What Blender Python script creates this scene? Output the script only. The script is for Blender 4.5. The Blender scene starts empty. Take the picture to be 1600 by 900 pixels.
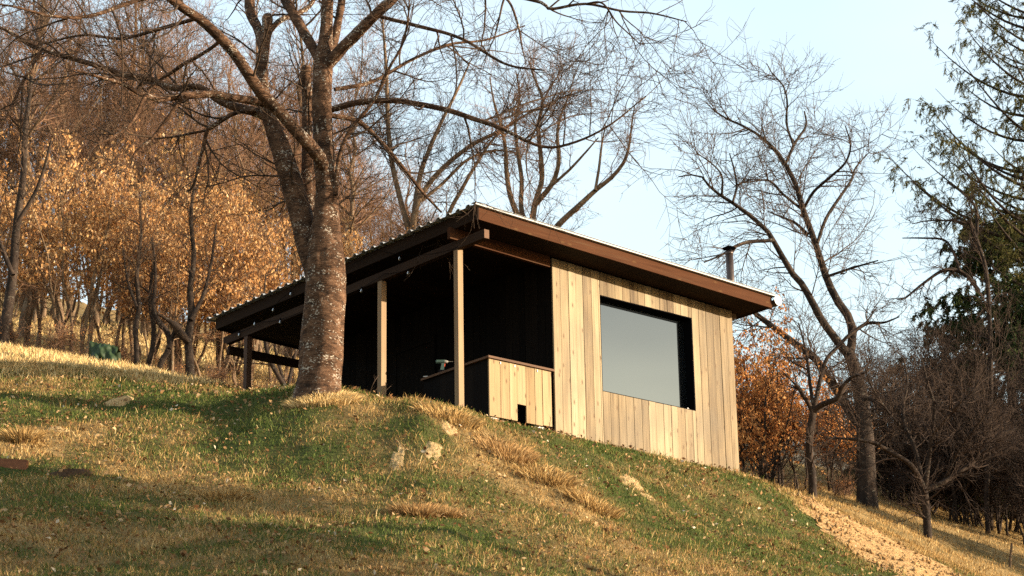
import bpy, math, random
import numpy as np
from mathutils import Matrix, Vector

# ------------------------------------------------------------------ camera, sky, sun, exposure
sc = bpy.context.scene
COL = sc.collection
F_PX = 3400.0
CAM = np.array([-19.2522, -21.679, -7.1568])
VIEW = np.array([0.61781654, 0.72363873, 0.30765194])
RIGHT = np.array([0.76381175, -0.64523627, -0.01617924])
UP = np.array([-0.18680027, -0.24498397, 0.9513614])
cam_data = bpy.data.cameras.new('camera')
cam = bpy.data.objects.new('camera', cam_data)
COL.objects.link(cam)
cam_data.sensor_width = 36.0
cam_data.lens = F_PX / 1600 * 36
cam_data.clip_start = 0.1
cam_data.clip_end = 3000
cam_data.dof.use_dof = True
cam_data.dof.focus_distance = 30.5
cam_data.dof.aperture_fstop = 4.5
cam.matrix_world = Matrix(((RIGHT[0], UP[0], -VIEW[0], CAM[0]), (RIGHT[1], UP[1], -VIEW[1], CAM[1]),
                           (RIGHT[2], UP[2], -VIEW[2], CAM[2]), (0, 0, 0, 1)))
sc.camera = cam

SUN_AZ, SUN_EL = math.radians(-50.0), math.radians(10.0)
SUN_DIR = Vector((math.cos(SUN_AZ) * math.cos(SUN_EL), math.sin(SUN_AZ) * math.cos(SUN_EL), math.sin(SUN_EL)))
world = bpy.data.worlds.new('World')
sc.world = world
world.use_nodes = True
wn = world.node_tree.nodes
wl = world.node_tree.links
bg = wn['Background']
sky = wn.new('ShaderNodeTexSky')
sky.sky_type = 'NISHITA'
sky.sun_disc = False
sky.sun_elevation = SUN_EL
sky.sun_rotation = math.radians(90) - SUN_AZ
sky.air_density = 1.5
sky.dust_density = 2.0
sky.ozone_density = 2.0
veil = wn.new('ShaderNodeMix'); veil.data_type = 'RGBA'            # thin, even veil of high cloud
wtc = wn.new('ShaderNodeTexCoord'); wmp = wn.new('ShaderNodeMapping'); wmp.inputs['Scale'].default_value = (2.2, 2.2, 7.0)
cln = wn.new('ShaderNodeTexNoise'); cln.inputs['Scale'].default_value = 1.0; cln.inputs['Detail'].default_value = 4
clr = wn.new('ShaderNodeMapRange'); clr.inputs[1].default_value = .35; clr.inputs[2].default_value = .65; clr.inputs[3].default_value = .34; clr.inputs[4].default_value = .66
wl.new(wtc.outputs['Generated'], wmp.inputs[0]); wl.new(wmp.outputs[0], cln.inputs['Vector']); wl.new(cln.outputs['Fac'], clr.inputs[0]); wl.new(clr.outputs[0], veil.inputs[0])
veil.inputs[7].default_value = (2.1, 2.2, 2.28, 1)
wl.new(sky.outputs[0], veil.inputs[6])
wl.new(veil.outputs[2], bg.inputs['Color'])
bg.inputs['Strength'].default_value = 0.15
sun_data = bpy.data.lights.new('sun', 'SUN')
sun_data.energy = 4.0
sun_data.angle = math.radians(0.5)
sun_data.color = (1.0, 0.84, 0.63)
sun = bpy.data.objects.new('sun', sun_data)
COL.objects.link(sun)
sun.rotation_euler = SUN_DIR.to_track_quat('Z', 'Y').to_euler()
sc.view_settings.view_transform = 'Standard'
sc.view_settings.look = 'None'
sc.view_settings.exposure = 1.95
sc.view_settings.gamma = 1.0
sc.view_settings.use_curve_mapping = False
sc.cycles.use_denoising = False
sc.cycles.max_bounces = 6
sc.cycles.diffuse_bounces = 3
sc.cycles.transparent_max_bounces = 8

# ------------------------------------------------------------------ helpers: views, noise
def ray(u, v):
    d = VIEW + RIGHT * ((u - 800) / F_PX) - UP * ((v - 450) / F_PX)
    return d

def at(u, v, d):
    """point on the sight line of photo pixel (u, v), d metres from the camera on plan"""
    r = ray(u, v)
    return CAM + r * (d / math.hypot(r[0], r[1]))

def hash2(ix, iy, seed):
    h = (ix * 374761393 + iy * 668265263 + seed * 974634777) & 0xffffffff
    h = ((h ^ (h >> 13)) * 1274126177) & 0xffffffff
    return ((h ^ (h >> 16)) & 0xffff) / 65535.0

def vnoise(x, y, seed=0):
    x = np.asarray(x, float); y = np.asarray(y, float)
    ix = np.floor(x).astype(np.int64); iy = np.floor(y).astype(np.int64)
    fx = x - ix; fy = y - iy
    fx = fx * fx * (3 - 2 * fx); fy = fy * fy * (3 - 2 * fy)
    a = hash2(ix, iy, seed); b = hash2(ix + 1, iy, seed)
    c = hash2(ix, iy + 1, seed); d = hash2(ix + 1, iy + 1, seed)
    return (a * (1 - fx) + b * fx) * (1 - fy) + (c * (1 - fx) + d * fx) * fy

def fbm(x, y, seed=0, octv=3):
    s = 0; a = 0.5; t = 0
    for k in range(octv):
        s = s + a * vnoise(x * 2 ** k, y * 2 ** k, seed + k * 17); t += a; a *= 0.5
    return s / t

# ------------------------------------------------------------------ helpers: meshes
def link(o, parent=None):
    COL.objects.link(o)
    if parent is not None:
        o.parent = parent
    return o

def tag(o, label=None, cat=None, group=None, kind=None):
    if label: o['label'] = label
    if cat: o['category'] = cat
    if group: o['group'] = group
    if kind: o['kind'] = kind
    return o

def empty(name, loc, label, cat, group=None):
    o = bpy.data.objects.new(name, None)
    o.location = loc
    o.empty_display_size = 0.2
    COL.objects.link(o)
    return tag(o, label, cat, group)

def raw_mesh(name, V, faces, smooth=False, attrs=None):
    """V (n,3); faces: list of (m,k) int arrays"""
    me = bpy.data.meshes.new(name)
    V = np.asarray(V, np.float32)
    faces = [np.asarray(f, np.int32) for f in faces if len(f)]
    me.vertices.add(len(V)); me.vertices.foreach_set('co', V.ravel())
    nl = sum(f.size for f in faces); npoly = sum(len(f) for f in faces)
    me.loops.add(nl); me.polygons.add(npoly)
    me.loops.foreach_set('vertex_index', np.concatenate([f.ravel() for f in faces]))
    starts = []; p = 0
    for f in faces:
        k = f.shape[1]
        starts.append(p + np.arange(len(f)) * k); p += f.size
    me.polygons.foreach_set('loop_start', np.concatenate(starts).astype(np.int32))
    if smooth:
        me.polygons.foreach_set('use_smooth', np.ones(npoly, bool))
    for an, av in (attrs or {}).items():
        at_ = me.attributes.new(an, 'FLOAT', 'POINT')
        at_.data.foreach_set('value', np.asarray(av, np.float32))
    me.update(calc_edges=True)
    return me

def obj(name, me, mat, parent=None, off=None):
    o = bpy.data.objects.new(name, me)
    if mat is not None:
        me.materials.append(mat)
    return link(o, parent)

class MB:
    """collects boxes and prisms in a frame whose origin is O"""
    def __init__(s, O=(0, 0, 0)):
        s.V = []; s.F4 = []; s.F3 = []; s.FN = []; s.n = 0; s.O = np.array(O, float)
    def verts(s, P):
        P = np.asarray(P, float) - s.O
        i = s.n; s.V.append(P); s.n += len(P); return i
    def hexa(s, P):
        """8 corners: bottom 4 ccw, top 4 ccw"""
        i = s.verts(P)
        for f in ((0, 3, 2, 1), (4, 5, 6, 7), (0, 1, 5, 4), (1, 2, 6, 5), (2, 3, 7, 6), (3, 0, 4, 7)):
            s.F4.append([i + k for k in f])
    def box(s, x0, y0, z0, x1, y1, z1):
        s.hexa([(x0, y0, z0), (x1, y0, z0), (x1, y1, z0), (x0, y1, z0), (x0, y0, z1), (x1, y0, z1), (x1, y1, z1), (x0, y1, z1)])
    def bar(s, a, b, w, h, up=(0, 0, 1)):
        a = np.array(a, float); b = np.array(b, float)
        t = (b - a) / np.linalg.norm(b - a)
        sd = np.cross(t, up); sd /= np.linalg.norm(sd); u = np.cross(sd, t)
        P = []
        for c in (-1, 1):
            for q, e in (((a), -1), ((a), 1), ((b), 1), ((b), -1)):
                P.append(q + sd * (e * w / 2) + u * (c * h / 2))
        s.hexa(P)
    def grid(s, P, closed=False):
        """P (m,n,3) lofted sheet"""
        m, n = P.shape[:2]
        i = s.verts(P.reshape(-1, 3))
        for a in range(m - 1):
            for b in range(n if closed else n - 1):
                c = (b + 1) % n
                s.F4.append([i + a * n + b, i + a * n + c, i + (a + 1) * n + c, i + (a + 1) * n + b])
        return i
    def ngon(s, idx): s.FN.append(list(idx))
    def lathe(s, prof, c, n=20, cap=True):
        a = np.linspace(0, 2 * np.pi, n, endpoint=False)
        P = np.array([[(c[0] + r * np.cos(t), c[1] + r * np.sin(t), c[2] + z) for t in a] for r, z in prof])
        i = s.grid(P, True)
        if cap:
            s.ngon([i + k for k in range(n)][::-1]); s.ngon([i + (len(prof) - 1) * n + k for k in range(n)])
    def tube(s, a, b, r0, r1, n=10):
        a = np.array(a, float); b = np.array(b, float); t = b - a; t /= np.linalg.norm(t)
        ref = np.array((0, 0, 1.)) if abs(t[2]) < .9 else np.array((1., 0, 0))
        u = np.cross(t, ref); u /= np.linalg.norm(u); w = np.cross(t, u)
        an = np.linspace(0, 2 * np.pi, n, endpoint=False)
        P = np.array([[q + r * (np.cos(x) * u + np.sin(x) * w) for x in an] for q, r in ((a, r0), (b, r1))])
        i = s.grid(P, True)
        s.ngon([i + k for k in range(n)]); s.ngon([i + n + k for k in range(n)][::-1])
    def build(s, name, mat, parent=None, smooth=False):
        me = bpy.data.meshes.new(name)
        V = np.concatenate(s.V)
        me.from_pydata(V.tolist(), [], s.F4 + s.F3 + s.FN)
        if smooth:
            me.polygons.foreach_set('use_smooth', np.ones(len(me.polygons), bool))
        me.update()
        return obj(name, me, mat, parent)

def tubes(P, R, sides):
    """P (N,K,3), R (N,K) -> V, F of N open tubes"""
    N, K = R.shape
    T = np.gradient(P, axis=1)
    T /= np.linalg.norm(T, axis=2, keepdims=True) + 1e-9
    mean = np.abs(T.mean(1))
    ref = np.zeros((N, 3)); ref[np.arange(N), np.argmin(mean, 1)] = 1
    A = np.cross(T, ref[:, None, :]); A /= np.linalg.norm(A, axis=2, keepdims=True) + 1e-9
    B = np.cross(T, A)
    an = np.arange(sides) * 2 * np.pi / sides
    V = P[:, :, None, :] + R[:, :, None, None] * (A[:, :, None, :] * np.cos(an)[None, None, :, None] + B[:, :, None, :] * np.sin(an)[None, None, :, None])
    base = (np.arange(N) * K * sides)[:, None, None] + (np.arange(K - 1) * sides)[None, :, None]
    s0 = np.arange(sides)[None, None, :]; s1 = (s0 + 1) % sides
    F = np.stack([base + s0, base + s1, base + sides + s1, base + sides + s0], -1).reshape(-1, 4)
    return V.reshape(-1, 3), F

def join_tubes(name, groups, O=(0, 0, 0)):
    """groups: list of (P,R,sides)"""
    Vs = []; Fs = []; n = 0
    for P, R, s in groups:
        if len(P) == 0: continue
        V, F = tubes(P, R, s)
        Vs.append(V - np.array(O)); Fs.append(F + n); n += len(V)
    return raw_mesh(name, np.concatenate(Vs), [np.concatenate(Fs)], True)

def norm(v): return v / (np.linalg.norm(v, axis=-1, keepdims=True) + 1e-9)

def resample(pts, K):
    """Catmull-Rom through pts (n,4) -> (K,4)"""
    p = np.asarray(pts, float)
    n = len(p)
    if n == 2:
        t = np.linspace(0, 1, K)[:, None]; return p[0] * (1 - t) + p[1] * t
    q = np.vstack([2 * p[0] - p[1], p, 2 * p[-1] - p[-2]])
    L = np.concatenate([[0], np.cumsum(np.linalg.norm(np.diff(p[:, :3], axis=0), axis=1))])
    s = np.linspace(0, L[-1], K)
    i = np.clip(np.searchsorted(L, s, 'right') - 1, 0, n - 2)
    t = ((s - L[i]) / np.maximum(L[i + 1] - L[i], 1e-9))[:, None]
    a, b, c, d = q[i], q[i + 1], q[i + 2], q[i + 3]
    return 0.5 * (2 * b + (c - a) * t + (2 * a - 5 * b + 4 * c - d) * t * t + (3 * b - a - 3 * c + d) * t ** 3)

def spawn(rng, P, R, n, length, ang, K, ratio=0.6, rmin=0.003, up=0.0, wander=0.15, tmin=0.2, tmax=1.0, rmax=9, taper=0.8, bias=None):
    """n children spread over the parents P (N,K,3)/R; returns their P, R"""
    N, KP = R.shape
    seg = np.linalg.norm(np.diff(P, axis=1), axis=2).sum(1)
    par = rng.choice(N, n, p=seg / seg.sum())
    t = tmin + (tmax - tmin) * rng.random(n)
    x = t * (KP - 1); i = np.minimum(x.astype(int), KP - 2); f = (x - i)[:, None]
    p0 = P[par, i] * (1 - f) + P[par, i + 1] * f
    r0 = R[par, i] * (1 - f[:, 0]) + R[par, i + 1] * f[:, 0]
    T = norm(P[par, i + 1] - P[par, i])
    rv = norm(np.cross(T, norm(rng.normal(size=(n, 3)))))
    a = np.radians(ang[0] + (ang[1] - ang[0]) * rng.random(n))[:, None]
    d = norm(T * np.cos(a) + rv * np.sin(a))
    if bias is not None: d = norm(d + np.asarray(bias))
    L = length[0] + (length[1] - length[0]) * rng.random(n)
    L = L * (1.0 - 0.45 * t) * np.clip(0.5 + seg[par] / (seg.mean() * 2), .5, 1.4)
    rs = np.minimum(np.maximum(r0 * ratio, rmin), rmax)
    out = np.zeros((n, K, 3)); out[:, 0] = p0
    for k in range(1, K):
        d = norm(d + wander * rng.normal(size=(n, 3)) + np.array((0, 0, up)))
        out[:, k] = out[:, k - 1] + d * (L / (K - 1))[:, None]
    s = np.linspace(0, 1, K)[None, :]
    Ro = np.maximum(rs[:, None] * (1 - s) ** taper, rmin * (1 - .5 * s))
    return out, Ro

# ------------------------------------------------------------------ helpers: materials
def new_mat(name, rough=0.8, spec=0.25):
    m = bpy.data.materials.new(name); m.use_nodes = True
    nt = m.node_tree; b = nt.nodes['Principled BSDF']
    b.inputs['Roughness'].default_value = rough
    b.inputs['Specular IOR Level'].default_value = spec
    return m, nt, b

def N(nt, t, **kw):
    n = nt.nodes.new(t)
    for k, v in kw.items(): setattr(n, k, v)
    return n

def ramp(nt, fac, stops, interp='LINEAR'):
    r = N(nt, 'ShaderNodeValToRGB'); r.color_ramp.interpolation = interp
    e = r.color_ramp.elements
    while len(e) < len(stops): e.new(0.5)
    for el, (p, c) in zip(e, stops):
        el.position = p; el.color = (*c, 1) if len(c) == 3 else c
    nt.links.new(fac, r.inputs[0]); return r.outputs[0]

def noise(nt, vec, scale, detail=3, rough=0.55, dist=0.0):
    n = N(nt, 'ShaderNodeTexNoise')
    n.inputs['Scale'].default_value = scale; n.inputs['Detail'].default_value = detail
    n.inputs['Roughness'].default_value = rough; n.inputs['Distortion'].default_value = dist
    if vec is not None: nt.links.new(vec, n.inputs['Vector'])
    return n.outputs['Fac']

def mapped(nt, scale, coord='Object', add=None):
    tc = N(nt, 'ShaderNodeTexCoord'); mp = N(nt, 'ShaderNodeMapping')
    mp.inputs['Scale'].default_value = scale
    nt.links.new(tc.outputs[coord], mp.inputs['Vector'])
    if add is not None:
        cx = N(nt, 'ShaderNodeCombineXYZ')
        for k in range(3): nt.links.new(add, cx.inputs[k])
        sc_ = N(nt, 'ShaderNodeVectorMath', operation='SCALE'); sc_.inputs['Scale'].default_value = 37.0
        nt.links.new(cx.outputs[0], sc_.inputs[0])
        ad = N(nt, 'ShaderNodeVectorMath', operation='ADD')
        nt.links.new(mp.outputs[0], ad.inputs[0]); nt.links.new(sc_.outputs[0], ad.inputs[1])
        return ad.outputs[0]
    return mp.outputs[0]

def mix(nt, fac, a, b, mode='MIX'):
    m = N(nt, 'ShaderNodeMix', data_type='RGBA', blend_type=mode)
    if isinstance(fac, float): m.inputs[0].default_value = fac
    else: nt.links.new(fac, m.inputs[0])
    for s, v in ((6, a), (7, b)):
        if isinstance(v, (tuple, list)): m.inputs[s].default_value = (*v, 1)
        else: nt.links.new(v, m.inputs[s])
    return m.outputs[2]

def mth(nt, op, a, b):
    m = N(nt, 'ShaderNodeMath', operation=op)
    for i, v in enumerate((a, b)):
        if isinstance(v, (int, float)): m.inputs[i].default_value = v
        else: nt.links.new(v, m.inputs[i])
    return m.outputs[0]

def bump(nt, b, h, strength=0.3, dist=0.01):
    bp = N(nt, 'ShaderNodeBump'); bp.inputs['Strength'].default_value = strength; bp.inputs['Distance'].default_value = dist
    nt.links.new(h, bp.inputs['Height']); nt.links.new(bp.outputs[0], b.inputs['Normal'])

def wood_mat(name, stops, axis='z', rough=0.75, knots=True, weather=None, spec=0.2):
    """boards: grain runs along axis; every board (mesh island) takes its own tint"""
    m, nt, b = new_mat(name, rough, spec)
    geo = N(nt, 'ShaderNodeNewGeometry'); isl = geo.outputs['Random Per Island']
    sc_ = {'z': (34, 34, 1.3), 'x': (1.3, 34, 34), 'y': (34, 1.3, 34)}[axis]
    v = mapped(nt, sc_, add=isl)
    g = noise(nt, v, 1.0, 5, 0.6, 0.4)
    sb = {'z': (7, 7, 1.1), 'x': (1.1, 7, 7), 'y': (7, 1.1, 7)}[axis]
    big = noise(nt, mapped(nt, sb, add=isl), 1.0, 3, 0.5)
    f = mth(nt, 'ADD', mth(nt, 'MULTIPLY', g, 0.5), mth(nt, 'ADD', mth(nt, 'MULTIPLY', big, 0.42), mth(nt, 'MULTIPLY', isl, 0.42)))
    f = mth(nt, 'SUBTRACT', f, 0.17)
    col = ramp(nt, f, stops)
    if knots:
        vo = N(nt, 'ShaderNodeTexVoronoi', voronoi_dimensions='2D'); vo.inputs['Scale'].default_value = 1.0
        vk = {'z': (9, 9, 3.4), 'x': (3.4, 9, 9), 'y': (9, 3.4, 9)}[axis]
        sp = N(nt, 'ShaderNodeSeparateXYZ'); nt.links.new(mapped(nt, vk, add=isl), sp.inputs[0])
        la, ca, cb = {'z': (2, 0, 1), 'x': (0, 1, 2), 'y': (1, 0, 2)}[axis]
        cm = N(nt, 'ShaderNodeCombineXYZ'); nt.links.new(mth(nt, 'ADD', sp.outputs[ca], sp.outputs[cb]), cm.inputs[0]); nt.links.new(sp.outputs[la], cm.inputs[1])
        nt.links.new(cm.outputs[0], vo.inputs['Vector'])
        k = ramp(nt, vo.outputs['Distance'], [(0.0, (1, 1, 1)), (0.05, (1, 1, 1)), (0.17, (0, 0, 0))])
        # dark resin streaks and drying cracks along the grain
        st = noise(nt, mapped(nt, {'z': (55, 55, .8), 'x': (.8, 55, 55), 'y': (55, .8, 55)}[axis], add=isl), 1.0, 3, .6)
        sf = ramp(nt, st, [(.56, (0, 0, 0)), (.72, (1, 1, 1))])
        col = mix(nt, mth(nt, 'MULTIPLY', sf, .55), col, (.07, .045, .026))
        cell = N(nt, 'ShaderNodeSeparateColor'); nt.links.new(vo.outputs['Color'], cell.inputs[0])
        on = mth(nt, 'GREATER_THAN', cell.outputs[0], 0.68)
        kk = mth(nt, 'MULTIPLY', k, mth(nt, 'MULTIPLY', on, 0.85))
        col = mix(nt, kk, col, (0.085, 0.045, 0.02))
    if weather:
        w = noise(nt, mapped(nt, (1.1, 1.1, .8)), 1.0, 4, 0.6)
        wf = ramp(nt, w, [(0.42, (0, 0, 0)), (0.68, (1, 1, 1))])
        col = mix(nt, mth(nt, 'MULTIPLY', wf, weather[1]), col, weather[0])
    nt.links.new(col, b.inputs['Base Color'])
    bump(nt, b, g, 0.35, 0.004)
    return m

def flat_mat(name, c, rough=0.6, spec=0.3, metal=0.0, var=0.15, scale=8):
    m, nt, b = new_mat(name, rough, spec)
    n = noise(nt, mapped(nt, (scale,) * 3), 1.0, 4)
    lo = tuple(x * (1 - var) for x in c); hi = tuple(min(1, x * (1 + var)) for x in c)
    nt.links.new(ramp(nt, n, [(0.3, lo), (0.7, hi)]), b.inputs['Base Color'])
    b.inputs['Metallic'].default_value = metal
    return m

def bark_mat(name, stops, lichen=None, scale=6.0, stretch=(1, 1, 1), bstr=0.6, lthr=0.60):
    m, nt, b = new_mat(name, 0.9, 0.15)
    v = mapped(nt, tuple(scale * s for s in stretch))
    g = noise(nt, v, 1.0, 6, 0.65, 0.5)
    col = ramp(nt, g, stops)
    if lichen:
        l = noise(nt, mapped(nt, (13, 13, 17)), 1.0, 4, 0.7)
        lf = ramp(nt, l, [(lthr, (0, 0, 0)), (lthr + 0.06, (1, 1, 1))])
        col = mix(nt, mth(nt, 'MULTIPLY', lf, 0.85), col, lichen)
    nt.links.new(col, b.inputs['Base Color'])
    bump(nt, b, g, bstr, 0.03)
    return m

def attr_mat(name, stops, attr='rnd', rough=0.85, trans=0.0, spec=0.1):
    m, nt, b = new_mat(name, rough, spec)
    a = N(nt, 'ShaderNodeAttribute', attribute_name=attr)
    col = ramp(nt, a.outputs['Fac'], stops)
    nt.links.new(col, b.inputs['Base Color'])
    if trans:
        t = N(nt, 'ShaderNodeBsdfTranslucent'); nt.links.new(col, t.inputs['Color'])
        mx = N(nt, 'ShaderNodeMixShader'); mx.inputs[0].default_value = trans
        out = nt.nodes['Material Output']
        nt.links.new(b.outputs[0], mx.inputs[1]); nt.links.new(t.outputs[0], mx.inputs[2]); nt.links.new(mx.outputs[0], out.inputs['Surface'])
    return m

# ------------------------------------------------------------------ terrain
# rows of the hillside, near to far: (photo column, photo row or ('z', height), plan distance)
ROWS = [
    [(-400, 960, 17.5), (0, 940, 18), (400, 935, 18.5), (800, 935, 19.5), (1200, 950, 21.5), (1450, 985, 23.5), (1600, 1010, 25), (2000, 1100, 26)],
    [(-400, 765, 23.5), (0, 762, 23.5), (400, 764, 23.8), (700, 784, 23.6), (900, 800, 24.4), (1200, 850, 26.5), (1400, 905, 27.5), (1500, 945, 28), (1600, 985, 28), (2000, 1070, 29)],
    [(-400, 588, 29.5), (0, 606, 29.3), (200, 609, 29.2), (400, 614, 29.2), (460, 613, 28.9), (500, 614, 28.7), (540, 622, 28.3), (600, 636, 27.9), (660, 637, 27.5), (720, 653, 27.7),
     (760, 665, 28.0), (800, 677, 28.3), (866, 691, 28.8), (1000, 719, 30.0), (1155, 754, 31.35), (1270, 776, 33.2), (1350, 815, 33.0), (1420, 855, 32.0), (1500, 900, 31.0), (1600, 948, 30.5), (2000, 1040, 31)],
    [(-400, 500, 41), (0, 541, 41), (150, 566, 39.5), (260, 588, 38), (340, 606, 36), (400, ('z', 1.05), 33), (460, ('z', .80), 32.5), (540, ('z', .35), 32.5), (640, ('z', -.05), 33), (720, ('z', -.25), 34), (866, ('z', -.45), 35), (1000, ('z', -.5), 36),
     (1155, ('z', -.25), 36.5), (1270, 774, 37.5), (1350, 797, 38), (1420, 826, 38), (1500, 862, 37.5), (1600, 902, 37), (2000, 1000, 37)],
    [(-400, 500, 47), (0, 548, 47), (150, 563, 47), (300, 596, 46.5), (400, 612, 46.5), (540, 618, 47), (720, 660, 47), (1000, 700, 47), (1155, 738, 46), (1270, 756, 46), (1350, 778, 46), (1450, 808, 46), (1600, 848, 46), (2000, 940, 46)],
    [(-400, 420, 66), (0, 484, 66), (62, 492, 66), (135, 504, 66), (232, 524, 65), (312, 535, 65), (395, 551, 64), (460, 563, 64), (600, 592, 63), (800, 640, 62), (1000, 672, 61), (1155, 712, 60), (1250, 728, 60), (1350, 744, 59), (1450, 776, 58), (1600, 812, 57), (2000, 900, 56)],
    [(-400, 470, 110), (0, 530, 110), (400, 600, 108), (800, 700, 105), (1200, 790, 102), (1600, 860, 100), (2000, 940, 100)],
]
_rows = []
for R_ in ROWS:
    A, D, Z = [], [], []
    for u, v, d in R_:
        if isinstance(v, tuple):
            p = at(u, 660, d); p[2] = v[1]
        else:
            p = at(u, v, d)
        A.append(math.atan2(p[1] - CAM[1], p[0] - CAM[0])); D.append(d); Z.append(p[2])
    o = np.argsort(A)
    _rows.append((np.array(A)[o], np.array(D)[o], np.array(Z)[o]))

def ground_z(x, y, rough=True):
    x = np.asarray(x, float); y = np.asarray(y, float)
    dx = x - CAM[0]; dy = y - CAM[1]
    az = np.arctan2(dy, dx); d = np.hypot(dx, dy)
    mid = math.atan2(VIEW[1], VIEW[0])
    rel = (az - mid + np.pi) % (2 * np.pi) - np.pi
    azc = mid + np.clip(rel, -0.5, 0.5)
    Ds = [np.zeros_like(d) - 20, np.zeros_like(d), np.full_like(d, 9.0)]
    Zs = [np.full_like(d, CAM[2] - 1.6 - 6), np.full_like(d, CAM[2] - 1.6), np.full_like(d, CAM[2] - 0.55)]
    for A, D, Z in _rows:
        Ds.append(np.interp(azc, A, D)); Zs.append(np.interp(azc, A, Z))
    Ds.append(np.full_like(d, 400.0)); Zs.append(np.full_like(d, -25.0))
    Ds.append(np.full_like(d, 2500.0)); Zs.append(np.full_like(d, -150.0))
    Ds = np.stack(Ds); Zs = np.stack(Zs)
    # points behind the camera fall away down the slope
    fw = np.cos(np.clip(np.abs(rel) - 0.5, 0, np.pi))
    de = d * fw
    n = len(Ds)
    H = np.diff(Ds, axis=0); S = np.diff(Zs, axis=0) / H
    M = np.zeros_like(Zs); M[0] = S[0]; M[-1] = S[-1]
    for k in range(1, n - 1):
        same = S[k - 1] * S[k] > 0
        w1 = 2 * H[k] + H[k - 1]; w2 = H[k] + 2 * H[k - 1]
        with np.errstate(divide='ignore', invalid='ignore'):
            hm = (w1 + w2) / (w1 / S[k - 1] + w2 / S[k])
        M[k] = np.where(same, hm, 0)
    z = Zs[0] + (de - Ds[0]) * S[0]
    for k in range(n - 1):
        inside = (de >= Ds[k]) & (de < Ds[k + 1])
        t = np.clip((de - Ds[k]) / H[k], 0, 1)
        h = (2 * t ** 3 - 3 * t ** 2 + 1) * Zs[k] + (t ** 3 - 2 * t ** 2 + t) * H[k] * M[k] + (-2 * t ** 3 + 3 * t ** 2) * Zs[k + 1] + (t ** 3 - t ** 2) * H[k] * M[k + 1]
        z = np.where(inside, h, z)
    z = np.where(de >= 2500, -150, z)
    if rough:
        amp = np.clip((d - 8) / 8, 0, 1) * np.where(d > 60, 3.0, 1.0)
        z = z + amp * (0.16 * (fbm(x * .9, y * .9, 3) - .5) + 0.07 * (fbm(x * 4, y * 4, 9) - .5))
    return z

def on_ground(u, v, dmin=15, dmax=75):
    """first ground point the sight line of a photo pixel meets"""
    d = np.linspace(dmin, dmax, 1600)
    r = ray(u, v); h = math.hypot(r[0], r[1])
    P = CAM[None, :] + d[:, None] * (r / h)[None, :]
    below = P[:, 2] < ground_z(P[:, 0], P[:, 1])
    i = int(np.argmax(below)) if below.any() else len(d) - 1
    return P[i]

def gpt(u, d, v=650):
    """ground point in the photo column u, d metres away"""
    p = at(u, v, d); p[2] = float(ground_z(p[0], p[1])); return p

MID = math.atan2(VIEW[1], VIEW[0])
LAT = np.array((math.sin(MID), -math.cos(MID))); DEP = np.array((math.cos(MID), math.sin(MID)))

# dry (+) and green (-) patches of the turf: photo column, row, half-width across, half-depth, weight
PATCH = [(835, 742, .75, .9, .55), (770, 700, .5, .6, .55), (900, 782, .55, .7, .55), (940, 815, .4, .5, .3), (660, 800, .35, .3, .6), (350, 772, .7, .7, .4), (240, 742, .8, .6, .35),
         (490, 622, .45, .5, .6), (650, 645, .5, .4, .35), (30, 690, .5, .6, .5), (560, 650, .6, .5, .25), (150, 715, 1.2, .5, .25), (420, 800, .8, .5, .25), (1290, 790, .4, .4, .3), (620, 720, .5, .6, .2), (100, 860, .6, .5, .1),
         (960, 860, 1.2, .7, .15), (700, 850, .8, .4, .15),
         (150, 640, 1.6, .9, -.42), (330, 645, 1.1, .9, -.30), (430, 655, .8, .8, -.32), (960, 705, .5, .4, -.45), (1080, 735, .7, .5, -.45), (1190, 768, .55, .5, -.50), (1000, 730, .6, .5, -.25),
         (740, 840, .7, .8, -.22), (520, 690, .6, .7, -.15), (180, 800, 1.2, .8, -.15), (1100, 850, 1.3, 1.2, -.12), (630, 665, .4, .4, -.2), (690, 760, .5, .6, -.2)]
_pw = [(on_ground(u, v), a, b, w) for u, v, a, b, w in PATCH]

def dryness(x, y):
    """0 green .. 1 straw"""
    x = np.asarray(x, float); y = np.asarray(y, float)
    s = 0.435 + 1.15 * (fbm(x * .7, y * .7, 21) - .5) + 0.9 * (fbm(x * 2.6, y * 2.6, 33) - .5)
    for p, a, b, w in _pw:
        dx = x - p[0]; dy = y - p[1]
        l = (dx * LAT[0] + dy * LAT[1]) / a; e = (dx * DEP[0] + dy * DEP[1]) / b
        s = s + w * np.exp(-(l * l + e * e))
    d = np.hypot(x - CAM[0], y - CAM[1])
    back = np.clip((d - 30.0) / 2.5, 0, 1)
    s = s + back * 0.42
    return np.clip(s, 0, 1)

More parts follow.
